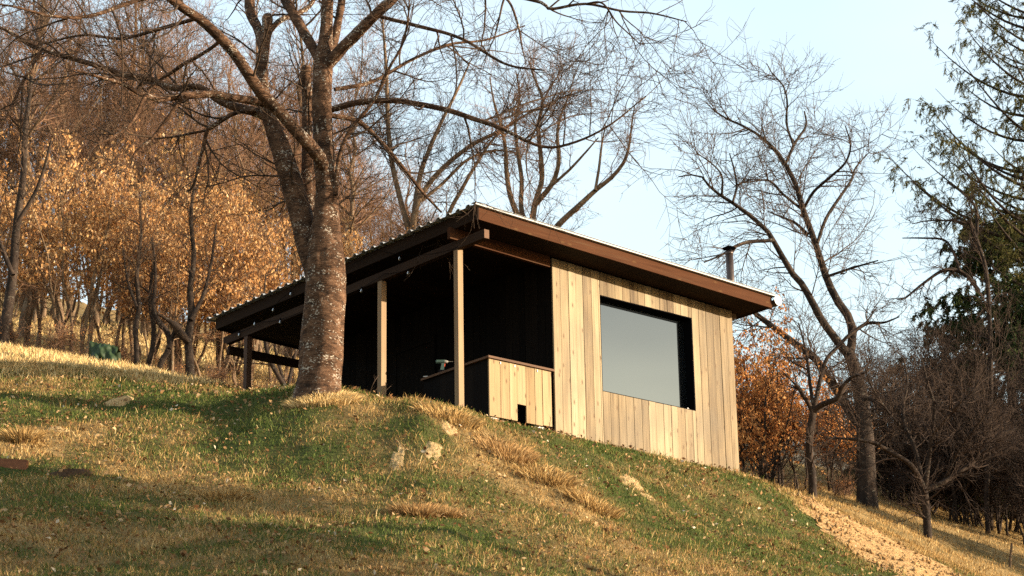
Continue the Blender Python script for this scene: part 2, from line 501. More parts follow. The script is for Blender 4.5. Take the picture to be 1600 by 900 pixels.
def build_ground():
    mid = MID
    az = mid + np.concatenate([np.linspace(-math.pi, -.36, 40)[:-1], np.linspace(-.36, .36, 420), np.linspace(.36, math.pi, 40)[1:]])
    d = np.concatenate([np.linspace(.3, 16, 22)[:-1], np.linspace(16, 34, 260)[:-1], np.linspace(34, 72, 170)[:-1], np.geomspace(72, 2500, 40)])
    A, D = np.meshgrid(az, d, indexing='ij')
    X = CAM[0] + D * np.cos(A); Y = CAM[1] + D * np.sin(A)
    Z = ground_z(X.ravel(), Y.ravel()).reshape(X.shape)
    dry = dryness(X.ravel(), Y.ravel())
    n, m = X.shape
    idx = np.arange(n * m).reshape(n, m)
    F = np.stack([idx[:-1, :-1], idx[:-1, 1:], idx[1:, 1:], idx[1:, :-1]], -1).reshape(-1, 4)[:, ::-1]
    V = np.stack([X, Y, Z], -1).reshape(-1, 3)
    me = raw_mesh('ground', V, [F], True, {'dry': dry})
    m_, nt, b = new_mat('turf_soil', 0.95, 0.05)
    a = N(nt, 'ShaderNodeAttribute', attribute_name='dry')
    n1 = noise(nt, mapped(nt, (9, 9, 9)), 1.0, 6, 0.7)
    f = mth(nt, 'ADD', mth(nt, 'MULTIPLY', a.outputs['Fac'], .7), mth(nt, 'SUBTRACT', mth(nt, 'MULTIPLY', n1, .7), .2))
    col = ramp(nt, f, [(0.1, (.035, .050, .014)), (0.42, (.085, .075, .026)), (0.7, (.18, .12, .050)), (1.0, (.30, .20, .085))])
    n2 = noise(nt, mapped(nt, (38, 38, 38)), 1.0, 3, 0.7)
    col = mix(nt, ramp(nt, n2, [(.50, (0, 0, 0)), (.70, (.6, .6, .6))]), col, (.05, .032, .016))
    nt.links.new(col, b.inputs['Base Color'])
    bump(nt, b, n2, 0.8, 0.03)
    tag(obj('ground', me, m_), 'grassy hillside rising from the viewer to the wooded ridge', 'ground', kind='structure')

build_ground()

def blades(rng, n, dr, azr, dry_lo, dry_hi, hgt, wid, lean, name, mat, clump=0.0, label=None, maxz=None, exclude=None, ymod=None):
    """n grass blades as one mesh; each bends over a little"""
    a = MID + rng.uniform(azr[0], azr[1], n * 3)
    d = np.sqrt(rng.uniform(dr[0] ** 2, dr[1] ** 2, n * 3))
    x = CAM[0] + d * np.cos(a); y = CAM[1] + d * np.sin(a)
    dry = dryness(x, y)
    dn = dry + rng.normal(0, .26, len(x))
    keep = (dn >= dry_lo) & (dn < dry_hi)
    if clump:
        keep &= fbm(x * 3.1, y * 3.1, 77) + rng.normal(0, .08, len(x)) > clump
    keep &= ~((x > -.05) & (x < 3.65) & (y > -.03) & (y < 6))
    if exclude is not None: keep &= ~exclude(x, y)
    x, y, dry, d = (q[keep][:n] for q in (x, y, dry, d))
    n = len(x)
    z = ground_z(x, y)
    cl = fbm(x * 2.2, y * 2.2, 55)
    h = hgt[0] + (hgt[1] - hgt[0]) * rng.random(n) ** 1.5
    h *= .55 + .95 * cl
    under = (x > -1.9) & (x < 0) & (y > -.2) & (y < 6)
    h = np.where(under, h * .4, h)
    w = wid * (.7 + .6 * rng.random(n))
    th = rng.uniform(0, 2 * np.pi, n)
    sd = np.stack([np.cos(th), np.sin(th), np.zeros(n)], 1) * (w / 2)[:, None]
    ld = rng.uniform(0, 2 * np.pi, n)
    le = lean[0] + (lean[1] - lean[0]) * rng.random(n)
    lv = np.stack([np.cos(ld) * le, np.sin(ld) * le, np.sqrt(np.maximum(0, 1 - le ** 2))], 1)
    lv[:, :2] += -DEP * .12
    P = np.stack([x, y, z - .01], 1)
    m1 = P + lv * (h * .55)[:, None] + np.array((0, 0, 1)) * (h * .10)[:, None]
    tip = P + lv * h[:, None]
    V = np.stack([P - sd, P + sd, m1 - sd * .8, m1 + sd * .8, tip], 1).reshape(-1, 3)
    b = np.arange(n)[:, None] * 5
    F4 = b + np.array([[0, 1, 3, 2]]); F3 = b + np.array([[2, 3, 4]])
    rnd = np.clip(rng.normal(.5, .2, n) + (cl - .5) * .5, 0, 1)
    me = raw_mesh(name, V, [F4, F3], True, {'rnd': np.repeat(rnd, 5)})
    return tag(obj(name, me, mat), label, 'grass', kind='stuff')

M_GREEN = attr_mat('green_blades', [(0, (.032, .050, .010)), (.4, (.066, .094, .020)), (.75, (.125, .140, .036)), (1, (.22, .19, .068))], trans=.25)
M_STRAW = attr_mat('straw_blades', [(0, (.11, .058, .021)), (.35, (.25, .145, .050)), (.7, (.43, .275, .105)), (1, (.60, .45, .22))], trans=.2)
M_PALE = attr_mat('pale_meadow_blades', [(0, (.34, .20, .075)), (.4, (.52, .35, .145)), (.75, (.64, .47, .22)), (1, (.74, .59, .34))], trans=.2)
rngg = np.random.default_rng(5)

# bare line of the dirt track, used by the grass too
TRACK = [(on_ground(u, v), w) for u, v, w in ((1255, 780, .12), (1300, 804, .45), (1350, 838, .78), (1400, 872, 1.05), (1450, 900, 1.25), (1500, 928, 1.35), (1560, 960, 1.4), (1640, 1000, 1.5))]
def track_dist(x, y):
    best = np.full(np.shape(x), 9.0)
    for (p, w), (q, w2) in zip(TRACK[:-1], TRACK[1:]):
        ab = q[:2] - p[:2]; t = np.clip(((x - p[0]) * ab[0] + (y - p[1]) * ab[1]) / (ab @ ab), 0, 1)
        dd = np.hypot(x - p[0] - t * ab[0], y - p[1] - t * ab[1]) / (w + (w2 - w) * t)
        best = np.minimum(best, dd)
    return best
on_track = lambda x, y: track_dist(x, y) + 1.1 * (fbm(x * 5, y * 5, 5) - .5) < .95

NB = 1.0
blades(rngg, int(255000 * NB), (16.5, 33.0), (-.29, .34), -1, .50, (.022, .065), .0085, (.15, .9), 'green_grass', M_GREEN, label='short green grass on the bank below the hut', exclude=on_track)
blades(rngg, int(255000 * NB), (16.5, 33.0), (-.29, .34), .42, 2, (.025, .075), .0075, (.3, .98), 'dry_grass', M_STRAW, label='short dry straw coloured grass on the bank below the hut', exclude=on_track)
blades(rngg, int(9000 * NB), (16.5, 31.0), (-.27, .27), .62, 2, (.07, .17), .008, (.2, .8), 'tall_dry_grass', M_STRAW, clump=.55, label='longer bleached grass stems bending over the bank', exclude=on_track)
blades(rngg, int(90000 * NB), (30.5, 52.0), (-.27, .33), -1, 3, (.05, .15), .013, (.2, .85), 'meadow_grass', M_PALE, label='pale dry meadow grass beyond the crest of the bank', exclude=lambda x, y: (track_dist(x, y) < 1.9) | ((np.hypot(x - CAM[0], y - CAM[1]) < 33.5) & (np.arctan2(y - CAM[1], x - CAM[0]) < MID - .02)) | (np.arctan2(y - CAM[1], x - CAM[0]) < MID - .105))
blades(rngg, 40000, (31.0, 52.0), (-.30, -.10), -1, 3, (.03, .10), .011, (.2, .95), 'rough_meadow_grass', M_STRAW, label='short rough brown grass of the meadow right of the hut', exclude=lambda x, y: track_dist(x, y) < 1.25)
blades(rngg, 60000, (50.0, 68.0), (-.25, .27), -1, 3, (.05, .16), .022, (.2, .9), 'slope_grass', M_PALE, label='dry grass of the slope under the wood')

blades(rngg, 16000, (16.5, 31.0), (-.27, .27), -1, .55, (.06, .14), .009, (.2, .85), 'coarse_green_grass', M_GREEN, clump=.60, label='coarser tufts of green grass on the bank', exclude=on_track)
blades(rngg, 22000, (16.5, 31.0), (-.27, .27), .45, 2, (.05, .12), .008, (.3, .95), 'matted_dry_grass', M_STRAW, clump=.58, label='matted clumps of dry grass on the bank', exclude=on_track)

# fallen leaves on the bank
def leaf_litter(rng, n):
    a = MID + rng.uniform(-.27, .27, n * 2); d = np.sqrt(rng.uniform(16.5 ** 2, 31 ** 2, n * 2))
    x = CAM[0] + d * np.cos(a); y = CAM[1] + d * np.sin(a)
    keep = (fbm(x * 1.3, y * 1.3, 91) + rng.normal(0, .15, len(x)) > .45) & ~((x > -.1) & (x < 3.7) & (y > -.1))
    x, y = x[keep][:n], y[keep][:n]; n = len(x)
    P = np.stack([x, y, ground_z(x, y) + rng.uniform(.02, .07, n)], 1)
    ax = norm(rng.normal(size=(n, 3)) * np.array((1, 1, .5))); bx = norm(np.cross(ax, rng.normal(size=(n, 3))))
    L = rng.uniform(.014, .036, n)[:, None]; W = L * rng.uniform(.4, .75, n)[:, None]
    cr = norm(np.cross(ax, bx)) * L * .25
    V = np.stack([P - ax * L, P - bx * W + cr, P + ax * L, P + bx * W + cr], 1).reshape(-1, 3)
    b = np.arange(n)[:, None] * 4
    me = raw_mesh('fallen_leaves', V, [b + np.array([[0, 1, 2]]), b + np.array([[0, 2, 3]])], False, {'rnd': np.repeat(rng.random(n), 4)})
    m = attr_mat('litter', [(0, (.10, .045, .018)), (.4, (.17, .085, .035)), (.75, (.28, .165, .075)), (.96, (.38, .26, .14)), (1, (.50, .43, .33))], trans=.1)
    tag(obj('fallen_leaves', me, m), 'small dead brown leaves scattered through the grass of the bank', 'leaves', kind='stuff')
leaf_litter(rngg, 10000)

# dirt track: a rough sheet of pale crumbly earth a few mm above the ground, with clods
def build_track():
    rng = np.random.default_rng(8)
    pts = np.array([np.append(p, w) for p, w in TRACK]); cl = resample(pts, 160)
    T = np.gradient(cl[:, :2], axis=0); T /= np.linalg.norm(T, axis=1, keepdims=True); S = np.stack([T[:, 1], -T[:, 0]], 1)
    q = np.linspace(-1, 1, 26)
    edge = 1 + .9 * (fbm(np.arange(160) * .16, np.zeros(160), 4) - .5)
    X = cl[:, None, 0] + S[:, None, 0] * q[None] * (cl[:, 3] * edge)[:, None]; Y = cl[:, None, 1] + S[:, None, 1] * q[None] * (cl[:, 3] * edge)[:, None]
    Z = ground_z(X.ravel(), Y.ravel()).reshape(X.shape) + .012 + (1 - q[None] ** 4) * (.03 + .07 * (fbm(X * 6, Y * 6, 12) - .35))
    idx = np.arange(X.size).reshape(X.shape)
    F = np.stack([idx[:-1, :-1], idx[:-1, 1:], idx[1:, 1:], idx[1:, :-1]], -1).reshape(-1, 4)
    me = raw_mesh('dirt_track', np.stack([X, Y, Z], -1).reshape(-1, 3), [F], True)
    m, nt, b = new_mat('pale_earth', .95, .05)
    n1 = noise(nt, mapped(nt, (14, 14, 14)), 1, 6, .7)
    nt.links.new(ramp(nt, n1, [(.3, (.16, .085, .033)), (.5, (.34, .205, .09)), (.7, (.48, .32, .155))]), b.inputs['Base Color'])
    bump(nt, b, n1, 1.0, .05)
    tag(obj('dirt_track', me, m), 'pale bare earth track running down the right side of the bank', 'track', kind='structure')
    n = 1500
    i = rng.integers(0, 159, n); s = rng.uniform(-1.05, 1.05, n)
    x = cl[i, 0] + S[i, 0] * s * cl[i, 3]; y = cl[i, 1] + S[i, 1] * s * cl[i, 3]
    r = .009 + .042 * rng.random(n) ** 4
    base = np.array([(1, 0, 0), (-1, 0, 0), (0, 1, 0), (0, -1, 0), (0, 0, 1), (0, 0, -1.)])
    V = np.stack([x, y, ground_z(x, y) + .05], 1)[:, None] + base[None] * (r[:, None, None] * rng.uniform(.6, 1.3, (n, 6, 1))) + rng.normal(0, .006, (n, 6, 3))
    tri = np.array([(0, 2, 4), (2, 1, 4), (1, 3, 4), (3, 0, 4), (2, 0, 5), (1, 2, 5), (3, 1, 5), (0, 3, 5)])
    F = (np.arange(n)[:, None, None] * 6 + tri[None]).reshape(-1, 3)
    tag(obj('earth_clods', raw_mesh('earth_clods', V.reshape(-1, 3), [F]), m), 'loose pale clods of earth lying on the dirt track', 'clods', kind='stuff')
    return m
M_EARTH = build_track()

# ------------------------------------------------------------------ the hut
W_, HY = 3.6, 5.8                      # window wall width, hut depth
ZF, SL, OA, OB, OC, EL = 2.7029, 0.0298, 0.5076, 1.7612, 0.3472, 5.918
soffit = lambda x: ZF - SL * (x + OB)
FH = 0.1747
PX = -1.7033

M_BOARD = wood_mat('weathered_boards', [(.20, (.068, .043, .022)), (.40, (.165, .117, .063)), (.60, (.250, .187, .107)), (.82, (.325, .255, .155))], 'z', weather=((.125, .100, .069), .55))
M_PLANK = wood_mat('fresh_boards', [(.22, (.095, .055, .023)), (.42, (.19, .125, .058)), (.6, (.25, .172, .085)), (.8, (.30, .22, .12))], 'z')
M_POST = wood_mat('post_timber', [(.25, (.14, .08, .040)), (.5, (.21, .135, .072)), (.8, (.27, .185, .105))], 'z', knots=False)
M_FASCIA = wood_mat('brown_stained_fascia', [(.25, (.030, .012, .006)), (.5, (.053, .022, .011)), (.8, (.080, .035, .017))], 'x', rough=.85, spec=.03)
M_FASCY = wood_mat('shade_toned_fascia', [(.25, (.012, .007, .005)), (.5, (.019, .011, .007)), (.8, (.028, .016, .010))], 'y', rough=.8, knots=False, spec=.04)  # same fascia wood, with the shade of the unlit sides put into its colour
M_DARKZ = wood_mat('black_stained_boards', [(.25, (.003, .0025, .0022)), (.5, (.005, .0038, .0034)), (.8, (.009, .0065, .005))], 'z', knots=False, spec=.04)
M_DARKX = wood_mat('black_stained_soffit', [(.25, (.010, .006, .0045)), (.5, (.016, .010, .007)), (.8, (.024, .014, .009))], 'y', knots=False, spec=.04)
M_BEAM = wood_mat('brown_beam', [(.25, (.018, .010, .007)), (.5, (.030, .017, .011)), (.8, (.045, .026, .016))], 'y', knots=False, spec=.04)
M_RAFT = wood_mat('brown_rafter', [(.25, (.05, .025, .013)), (.5, (.085, .043, .022)), (.8, (.12, .062, .033))], 'x', knots=False)
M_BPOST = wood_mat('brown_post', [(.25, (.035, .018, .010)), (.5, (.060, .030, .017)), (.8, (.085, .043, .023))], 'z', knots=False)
M_SHEET = flat_mat('galvanised_sheet', (.30, .30, .295), .45, .5, .35, .1, 3)
M_BLACK = flat_mat('black_metal', (.005, .005, .006), .8, 0.0)
M_CONC = flat_mat('pale_concrete', (.62, .57, .49), .9, .1, 0, .2, 12)
M_STRIP = flat_mat('reddish_strip', (.20, .075, .03), .8, .2)
M_PIPE = flat_mat('brown_flue_steel', (.060, .040, .030), .42, .5, .5, .25, 5)
M_WHITE = flat_mat('white_gutter', (.50, .49, .47), .5, .4)
M_CORE = flat_mat('dark_lining', (.004, .004, .004), .95, .05)

hut = empty('timber_hut', (0, 0, 0), 'timber hut clad in pale weathered boards with a flat brown-edged roof and large window', 'hut')
rb = np.random.default_rng(11)
w1, w2, wz0, wz1 = .8979, 2.7403, 2.2788, .8573

def clad(name, x0, x1, y, zlo, zhi, widths, mat, parent, cut=None, face='-y', jitter=.006, thick=.024, gap=.008):
    """upright boards between x0 and x1 (or between y0 and y1 on a side wall); one mesh"""
    mb = MB()
    x = x0
    k = 0
    while x < x1 - .02:
        wd = widths[k % len(widths)] * (1 + .10 * (rb.random() - .5)); k += 1
        xe = min(x + wd, x1)
        if x1 - xe < .05: xe = x1
        o = jitter * rb.random()
        spans = [(zlo(x), zhi(x))]
        if cut and xe > cut[0] + .01 and x < cut[1] - .01:
            if x < cut[0] - .012: xe = cut[0]
            elif xe > cut[1] + .012: xe = cut[1]
            if x >= cut[0] - .012 and xe <= cut[1] + .012:
                spans = [(zlo(x), cut[2]), (cut[3], zhi(x))]
        for a, b in spans:
            b0 = b; 
            if face == '-y':
                mb.box(x + gap / 2, y - o, a, xe - gap / 2, y + thick, b0)
            elif face == '-x':
                mb.box(y - o, x + gap / 2, a, y + thick, xe - gap / 2, b0)
            elif face == '+x':
                mb.box(y - thick, x + gap / 2, a, y + o, xe - gap / 2, b0)
            else:
                mb.box(x + gap / 2, y - thick, a, xe - gap / 2, y + o, b0)
        x = xe
    return mb.build(name, mat, parent)

clad('front_wall', 0.0, W_, 0.0, lambda x: .002 - .05 * (x < 2.0), lambda x: soffit(x) - .004, [.150, .152, .140, .146, .155, .135, .148], M_BOARD, hut, (w1, w2, wz1, wz0))
clad('porch_wall', 0.03, HY, 0.0, lambda y: -.25, lambda y: soffit(0) - .004, [.14, .15], M_DARKZ, hut, None, '-x')
clad('side_wall', 0.03, HY, W_, lambda y: -.25, lambda y: soffit(W_) - .004, [.15, .145], M_BOARD, hut, None, '+x')
clad('back_wall', 0.03, W_ - .03, HY, lambda x: -.25, lambda x: soffit(x) - .004, [.15, .145], M_DARKZ, hut, None, '+y')
mb = MB()
zt = 2.55
mb.box(.03, .028, -.2, w1 - .02, .24, zt); mb.box(w2 + .02, .028, -.2, W_ - .03, .24, zt)
mb.box(w1 - .02, .028, -.2, w2 + .02, .24, wz1 - .02); mb.box(w1 - .02, .028, wz0 + .02, w2 + .02, .24, zt)
mb.box(.03, .26, -.2, W_ - .03, HY - .03, zt)
mb.build('wall_core', M_CORE, hut)
# door and its lintel on the dark porch wall
mb = MB(); mb.box(-.030, 2.7, .1, -.008, 3.55, 2.05); dr = mb.build('door', M_DARKZ, hut)
mb = MB(); mb.box(-.045, 2.62, 2.055, -.008, 3.63, 2.15); mb.box(-.040, 2.62, .1, -.008, 2.695, 2.05); mb.box(-.040, 3.555, .1, -.008, 3.63, 2.05)
mb.build('door_frame', M_DARKZ, dr)
mb = MB(); mb.tube((-.03, 2.78, 1.05), (-.075, 2.78, 1.05), .011, .011); mb.tube((-.072, 2.77, 1.05), (-.072, 2.89, 1.05), .010, .010); mb.build('handle', M_BLACK, dr)

# window: deep black reveal with the pane set back
D = .158
win = MB()
t = .012
win.box(w1 + .001, .004, wz1 + .012, w1 + t, D + .03, wz0 - .012)
win.box(w2 - t, .004, wz1 + .012, w2 - .001, D + .03, wz0 - .012)
win.box(w1 + .001, .004, wz0 - .012, w2 - .001, D + .03, wz0 - .001)
win.box(w1 + .001, .004, wz1 + .001, w2 - .001, D + .03, wz1 + .012)
fw = .003
win.box(w1 + t + .001, D - .03, wz1 + .013, w1 + t + fw, D + .02, wz0 - .013)
win.box(w2 - t - fw, D - .03, wz1 + .013, w2 - t - .001, D + .02, wz0 - .013)
wo = win.build('window', M_BLACK, hut)
m_glass, nt, b = new_mat('dark_reflecting_glass', .015, 1.0)
b.inputs['Base Color'].default_value = (.006, .007, .008, 1)
b.inputs['IOR'].default_value = 1.52
b.inputs['Specular IOR Level'].default_value = 1.0
b.inputs['Specular Tint'].default_value = (.44, .66, 1.0, 1)
b.inputs['Coat Weight'].default_value = 0.0
mb = MB(); mb.box(w1 + .014, D, wz1 + .013, w2 - .014, D + .012, wz0 - .013); mb.build('pane', m_glass, wo)
mb = MB(); mb.box(w2 - .12, .05, wz1 + .0125, w2 - .07, .075, wz1 + .030); mb.box(w2 - .11, .054, wz1 + .030, w2 - .095, .07, wz1 + .045); mb.build('catch', M_WHITE, wo)

mb = MB(); mb.box(.02, .012, -.55, W_ - .02, .30, -.045); mb.box(.02, .301, -.55, .3, HY - .05, -.045); mb.box(W_ - .3, .301, -.55, W_ - .02, HY - .05, -.045)
mb.build('foundation', M_CONC, hut)
mb = MB(); mb.box(1.75, -.006, -.030, W_ - .015, .022, -.002); mb.build('base_strip', M_STRIP, hut)  # thin reddish strip between the boards and the footing

# roof: soffit boarding, four fascia boards, corrugated sheet, gutter
roof = MB()
xa, xb = -OB, W_ + OC
y0 = -OA + .028
while y0 < EL - .03:
    y1 = min(y0 + .135, EL - .028)
    o = .004 * rb.random()
    roof.hexa([(xa + .028, y0 + .003, soffit(xa) + .02 + o), (xb - .028, y0 + .003, soffit(xb) + .02 + o), (xb - .028, y1, soffit(xb) + .02 + o), (xa + .028, y1, soffit(xa) + .02 + o),
               (xa + .028, y0 + .003, soffit(xa) + .05), (xb - .028, y0 + .003, soffit(xb) + .05), (xb - .028, y1, soffit(xb) + .05), (xa + .028, y1, soffit(xa) + .05)])
    y0 = y1
ro = roof.build('roof', M_DARKX, hut)
def sloped(mb, x0, x1, ya, yb, zo0, zo1):
    mb.hexa([(x0, ya, soffit(x0) + zo0), (x1, ya, soffit(x1) + zo0), (x1, yb, soffit(x1) + zo0), (x0, yb, soffit(x0) + zo0),
             (x0, ya, soffit(x0) + zo1), (x1, ya, soffit(x1) + zo1), (x1, yb, soffit(x1) + zo1), (x0, yb, soffit(x0) + zo1)])
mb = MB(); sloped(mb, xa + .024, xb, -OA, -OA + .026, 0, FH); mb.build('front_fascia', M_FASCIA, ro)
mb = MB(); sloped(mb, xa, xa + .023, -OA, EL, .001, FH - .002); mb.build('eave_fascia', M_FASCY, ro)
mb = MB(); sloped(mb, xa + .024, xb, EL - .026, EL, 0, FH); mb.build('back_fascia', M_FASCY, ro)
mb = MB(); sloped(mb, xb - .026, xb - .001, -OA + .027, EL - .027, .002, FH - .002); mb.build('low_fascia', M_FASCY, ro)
mb = MB(); sloped(mb, xa + .03, xb - .03, -OA + .03, EL - .03, .055, FH - .012); mb.build('roof_deck', M_CORE, ro)
# corrugated sheet: ribs run down the slope, across the hut
prof = []
pitch = .2142
yy = -OA - .045
while yy < EL + .03:
    for q, h in ((0, 0), (.115, 0), (.138, .034), (.188, .034)):
        prof.append((yy + q, h))
    yy += pitch
prof.append((yy, 0))
prof = np.array(prof)
xs = np.linspace(xa - .075, xb + .05, 12)
def sheet(zo):
    return np.array([[(x, y, soffit(x) + FH + .006 + h + zo + .0015 * math.sin(7 * x + 3 * y)) for y, h in prof] for x in xs])
mb = MB(); i0 = mb.grid(sheet(.004)); i1 = mb.grid(sheet(0)[:, ::-1])
n_ = len(prof); m_ = len(xs)
for k in range(n_ - 1):
    mb.F4.append([i0 + k + 1, i0 + k, i1 + n_ - 1 - k, i1 + n_ - 2 - k])
    e = (m_ - 1) * n_
    mb.F4.append([i0 + e + k, i0 + e + k + 1, i1 + e + n_ - 2 - k, i1 + e + n_ - 1 - k])
mb.build('roof_sheet', M_SHEET, ro)
# flashing along the front edge
mb = MB(); sloped(mb, xa - .07, xb + .03, -OA - .050, -OA - .046, FH + .006, FH + .028); sloped(mb, xa - .07, xb + .03, -OA - .0455, -OA + .05, FH + .0405, FH + .044)
mb.build('flashing', flat_mat('dull_flashing', (.30, .30, .29), .6, .3), ro)
# half-round gutter at the low edge with its end cap
gx, gz, gr = xb + .085, soffit(xb) + FH - .050, .076
an = np.linspace(math.pi, 2 * math.pi, 13)
P = np.array([[(gx + r * math.cos(q), y, gz + r * math.sin(q)) for q in an] for r in (gr, gr - .004) for y in (-OA - .05, EL + .05)])
mb = MB(); mb.grid(P[0:2]); mb.grid(P[2:4][:, ::-1]); gut = mb.build('gutter', M_PIPE, ro)
mb = MB(); ii = mb.verts([(gx + (gr + .003) * math.cos(q), -OA - .053, gz + (gr + .003) * math.sin(q)) for q in np.linspace(0, 2 * math.pi, 25)[:-1]])
jj = mb.verts([(gx + (gr + .003) * math.cos(q), -OA - .0505, gz + (gr + .003) * math.sin(q)) for q in np.linspace(0, 2 * math.pi, 25)[:-1]])
mb.ngon([ii + k for k in range(24)]); mb.ngon([jj + k for k in range(24)][::-1])
for k in range(24): mb.F4.append([ii + (k + 1) % 24, ii + k, jj + k, jj + (k + 1) % 24])
mb.build('gutter_cap', M_WHITE, ro)

# porch posts, beam and rafters
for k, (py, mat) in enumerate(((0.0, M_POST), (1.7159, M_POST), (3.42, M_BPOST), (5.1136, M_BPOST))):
    mb = MB(O=(PX, py, 0)); gz_ = float(ground_z(PX, py)) - .25
    mb.box(PX + .004, py, gz_, PX + .092, py + .090, 2.428)
    o = mb.build('post', mat, hut); o.location = (PX, py, 0)
    if k > 1: o['label'] = 'dark brown porch post'
bm_ = MB(); bm_.box(PX, -.5654, 2.4313, PX + .085, 5.70, 2.556); bm_.hexa([(PX, 5.70, 2.4313), (PX + .085, 5.70, 2.4313), (PX + .085, 5.784, 2.475), (PX, 5.784, 2.475), (PX, 5.70, 2.556), (PX + .085, 5.70, 2.556), (PX + .085, 5.784, 2.556), (PX, 5.784, 2.556)])
bo = bm_.build('beam', M_BEAM, hut)
mb = MB(); mb.box(PX + .001, -.573, 2.4323, PX + .084, -.566, 2.555); mb.build('sunlit_beam_end', M_RAFT, bo)  # thin lighter plate: sunlight on the beam's end put into the colour
for py in (0.002,):
    mb = MB()
    mb.hexa([(-1.825, py, 2.557), (-.03, py, 2.508), (-.03, py + .06, 2.508), (-1.825, py + .06, 2.557), (-1.825, py, soffit(-1.825) + .015), (-.03, py, soffit(-.03) + .015), (-.03, py + .06, soffit(-.03) + .015), (-1.825 + 0, py + .06, soffit(-1.825) + .015)])
    mb.build('rafter', M_FASCIA, hut)
mb = MB(); mb.box(PX + .09, HY - .06, 2.30, -.002, HY, 2.43); mb.build('end_beam', M_BEAM, hut)

# flue pipe with its rain cap
CH = at(1139, 386, math.hypot(3.74 - CAM[0], .2 - CAM[1]))
mb = MB(); mb.lathe([(.060, 2.5), (.060, CH[2] - .10)], (CH[0], CH[1], 0), 20); mb.lathe([(.0625, CH[2] - .13), (.0625, CH[2] - .075)], (CH[0], CH[1], 0), 20); ch = mb.build('chimney', M_PIPE, hut, True)
mb = MB(); mb.lathe([(.045, CH[2] - .075), (.045, CH[2] - .045), (.100, CH[2] - .028), (.104, CH[2] - .020), (.03, CH[2] + .018), (.004, CH[2] + .022)], (CH[0], CH[1], 0), 20)
for q in range(3): mb.tube((CH[0] + .055 * math.cos(q * 2.1), CH[1] + .055 * math.sin(q * 2.1), CH[2] - .1), (CH[0] + .075 * math.cos(q * 2.1), CH[1] + .075 * math.sin(q * 2.1), CH[2] - .03), .006, .006, 6)
mb.build('chimney_cap', M_BLACK, ch)

# ------------------------------------------------------------------ things on the porch
def hit(u, v, ax, val):
    r = ray(u, v); return CAM + r * ((val - CAM[ax]) / r[ax])

CX0, CX1, CY0, CY1, CZ = -1.1586, -.04, .0239, 1.4588, .988
CB = .19
ct = empty('porch_counter', (CX0, CY0, 0), 'low wooden counter of upright planks with a short plank over a gap', 'counter')
def child_build(mb, name, mat, parent):
    mb.O = np.array(parent.location); mb.V = [v - mb.O for v in mb.V]
    return mb.build(name, mat, parent)
mb = MB(); xe = [0, .20, .36, .495, .655, .815, .955, 1.1186]
for k in range(7):
    b0 = CB + (.24 if k == 3 else 0) + (.012 if k == 6 else 0); o = .005 * rb.random()
    mb.box(CX0 + xe[k] + .003, CY0 - o, b0, CX0 + xe[k + 1] - .003 - (.008 if k == 5 else 0), CY0 + .022, CZ)
child_build(mb, 'front_panel', M_PLANK, ct)
mb = MB(); y = CY0 + .0
y = CY0 + .024
while y < CY1 - .02:
    ye = min(y + .15, CY1); mb.box(CX0 + .002, y, CB - .03, CX0 + .022, ye - .003, CZ - .001); y = ye
child_build(mb, 'side_panel', M_DARKZ, ct)
mb = MB(); mb.box(CX0 - .03, CY0 - .035, CZ + .001, CX1 + .035, CY1 + .02, CZ + .032); child_build(mb, 'countertop', M_RAFT, ct)
mb = MB(); mb.box(CX0 + .03, CY0 + .02, CZ + .034, CX1 + .02, CY1 - .02, CZ + .052); child_build(mb, 'top_board', M_DARKX, ct)
for xx, wd in ((CX0 + .02, .17), (CX1 - .28, .15)):
    mb = MB(); mb.box(xx, CY0 + .02, -.2, xx + wd, CY0 + .20, CB - .012); child_build(mb, 'support_block', M_CONC, ct)
for xx in (.2, .455, .86):
    mb = MB(); mb.box(CX0 + xx - .006, CY0 - .012, CZ - .05, CX0 + xx + .006, CY0 - .006, CZ - .018); child_build(mb, 'bracket', M_WHITE, ct)

dp = hit(691, 583, 2, CZ + .052)
drl = empty('cordless_drill', dp, 'green cordless drill standing on the counter with its bit pointing right', 'drill')
M_DRG = flat_mat('dark_green_plastic', (.05, .085, .065), .4, .4)
M_DRK = flat_mat('pale_chuck', (.30, .28, .24), .35, .5, .3)
M_RED = flat_mat('red_plastic', (.50, .06, .02), .5, .4)
def local(fn, name, mat, smooth=False):
    mb = MB(); fn(mb); return mb.build(name, mat, drl, smooth)
sx = Vector((RIGHT[0], RIGHT[1], 0)).normalized(); drl.rotation_euler = (0, 0, math.atan2(sx.y, sx.x))
local(lambda m: (m.tube((-.075, 0, .165), (.035, 0, .165), .028, .028, 14), m.tube((-.09, 0, .165), (-.075, 0, .165), .02, .028, 14)), 'motor_housing', M_DRG, False)
local(lambda m: m.hexa([(-.035, -.018, .0), (.02, -.018, .0), (.02, .018, .0), (-.035, .018, .0), (-.005, -.017, .15), (.03, -.017, .15), (.03, .017, .15), (-.005, .017, .15)]), 'grip', M_DRG)
local(lambda m: m.box(-.05, -.032, 0.001, .045, .032, .040), 'battery', M_BLACK)
local(lambda m: (m.tube((.036, 0, .165), (.062, 0, .165), .024, .022, 14), m.tube((.062, 0, .165), (.085, 0, .165), .020, .010, 14)), 'chuck', M_DRK)
local(lambda m: m.tube((.085, 0, .165), (.15, 0, .165), .003, .003, 6), 'bit', M_DRK)
local(lambda m: m.hexa([(.028, -.008, .095), (.036, -.008, .095), (.036, .008, .095), (.028, .008, .095), (.032, -.008, .135), (.044, -.008, .135), (.044, .008, .135), (.032, .008, .135)]), 'trigger', M_RED)
wp = hit(670, 588.5, 2, CZ + .0535)
mb = MB(O=wp); a_ = Vector(sx) * .075; mb.bar(wp - np.array(a_), wp + np.array(a_), .025, .012); o = mb.build('white_strip', M_WHITE); o.location = wp
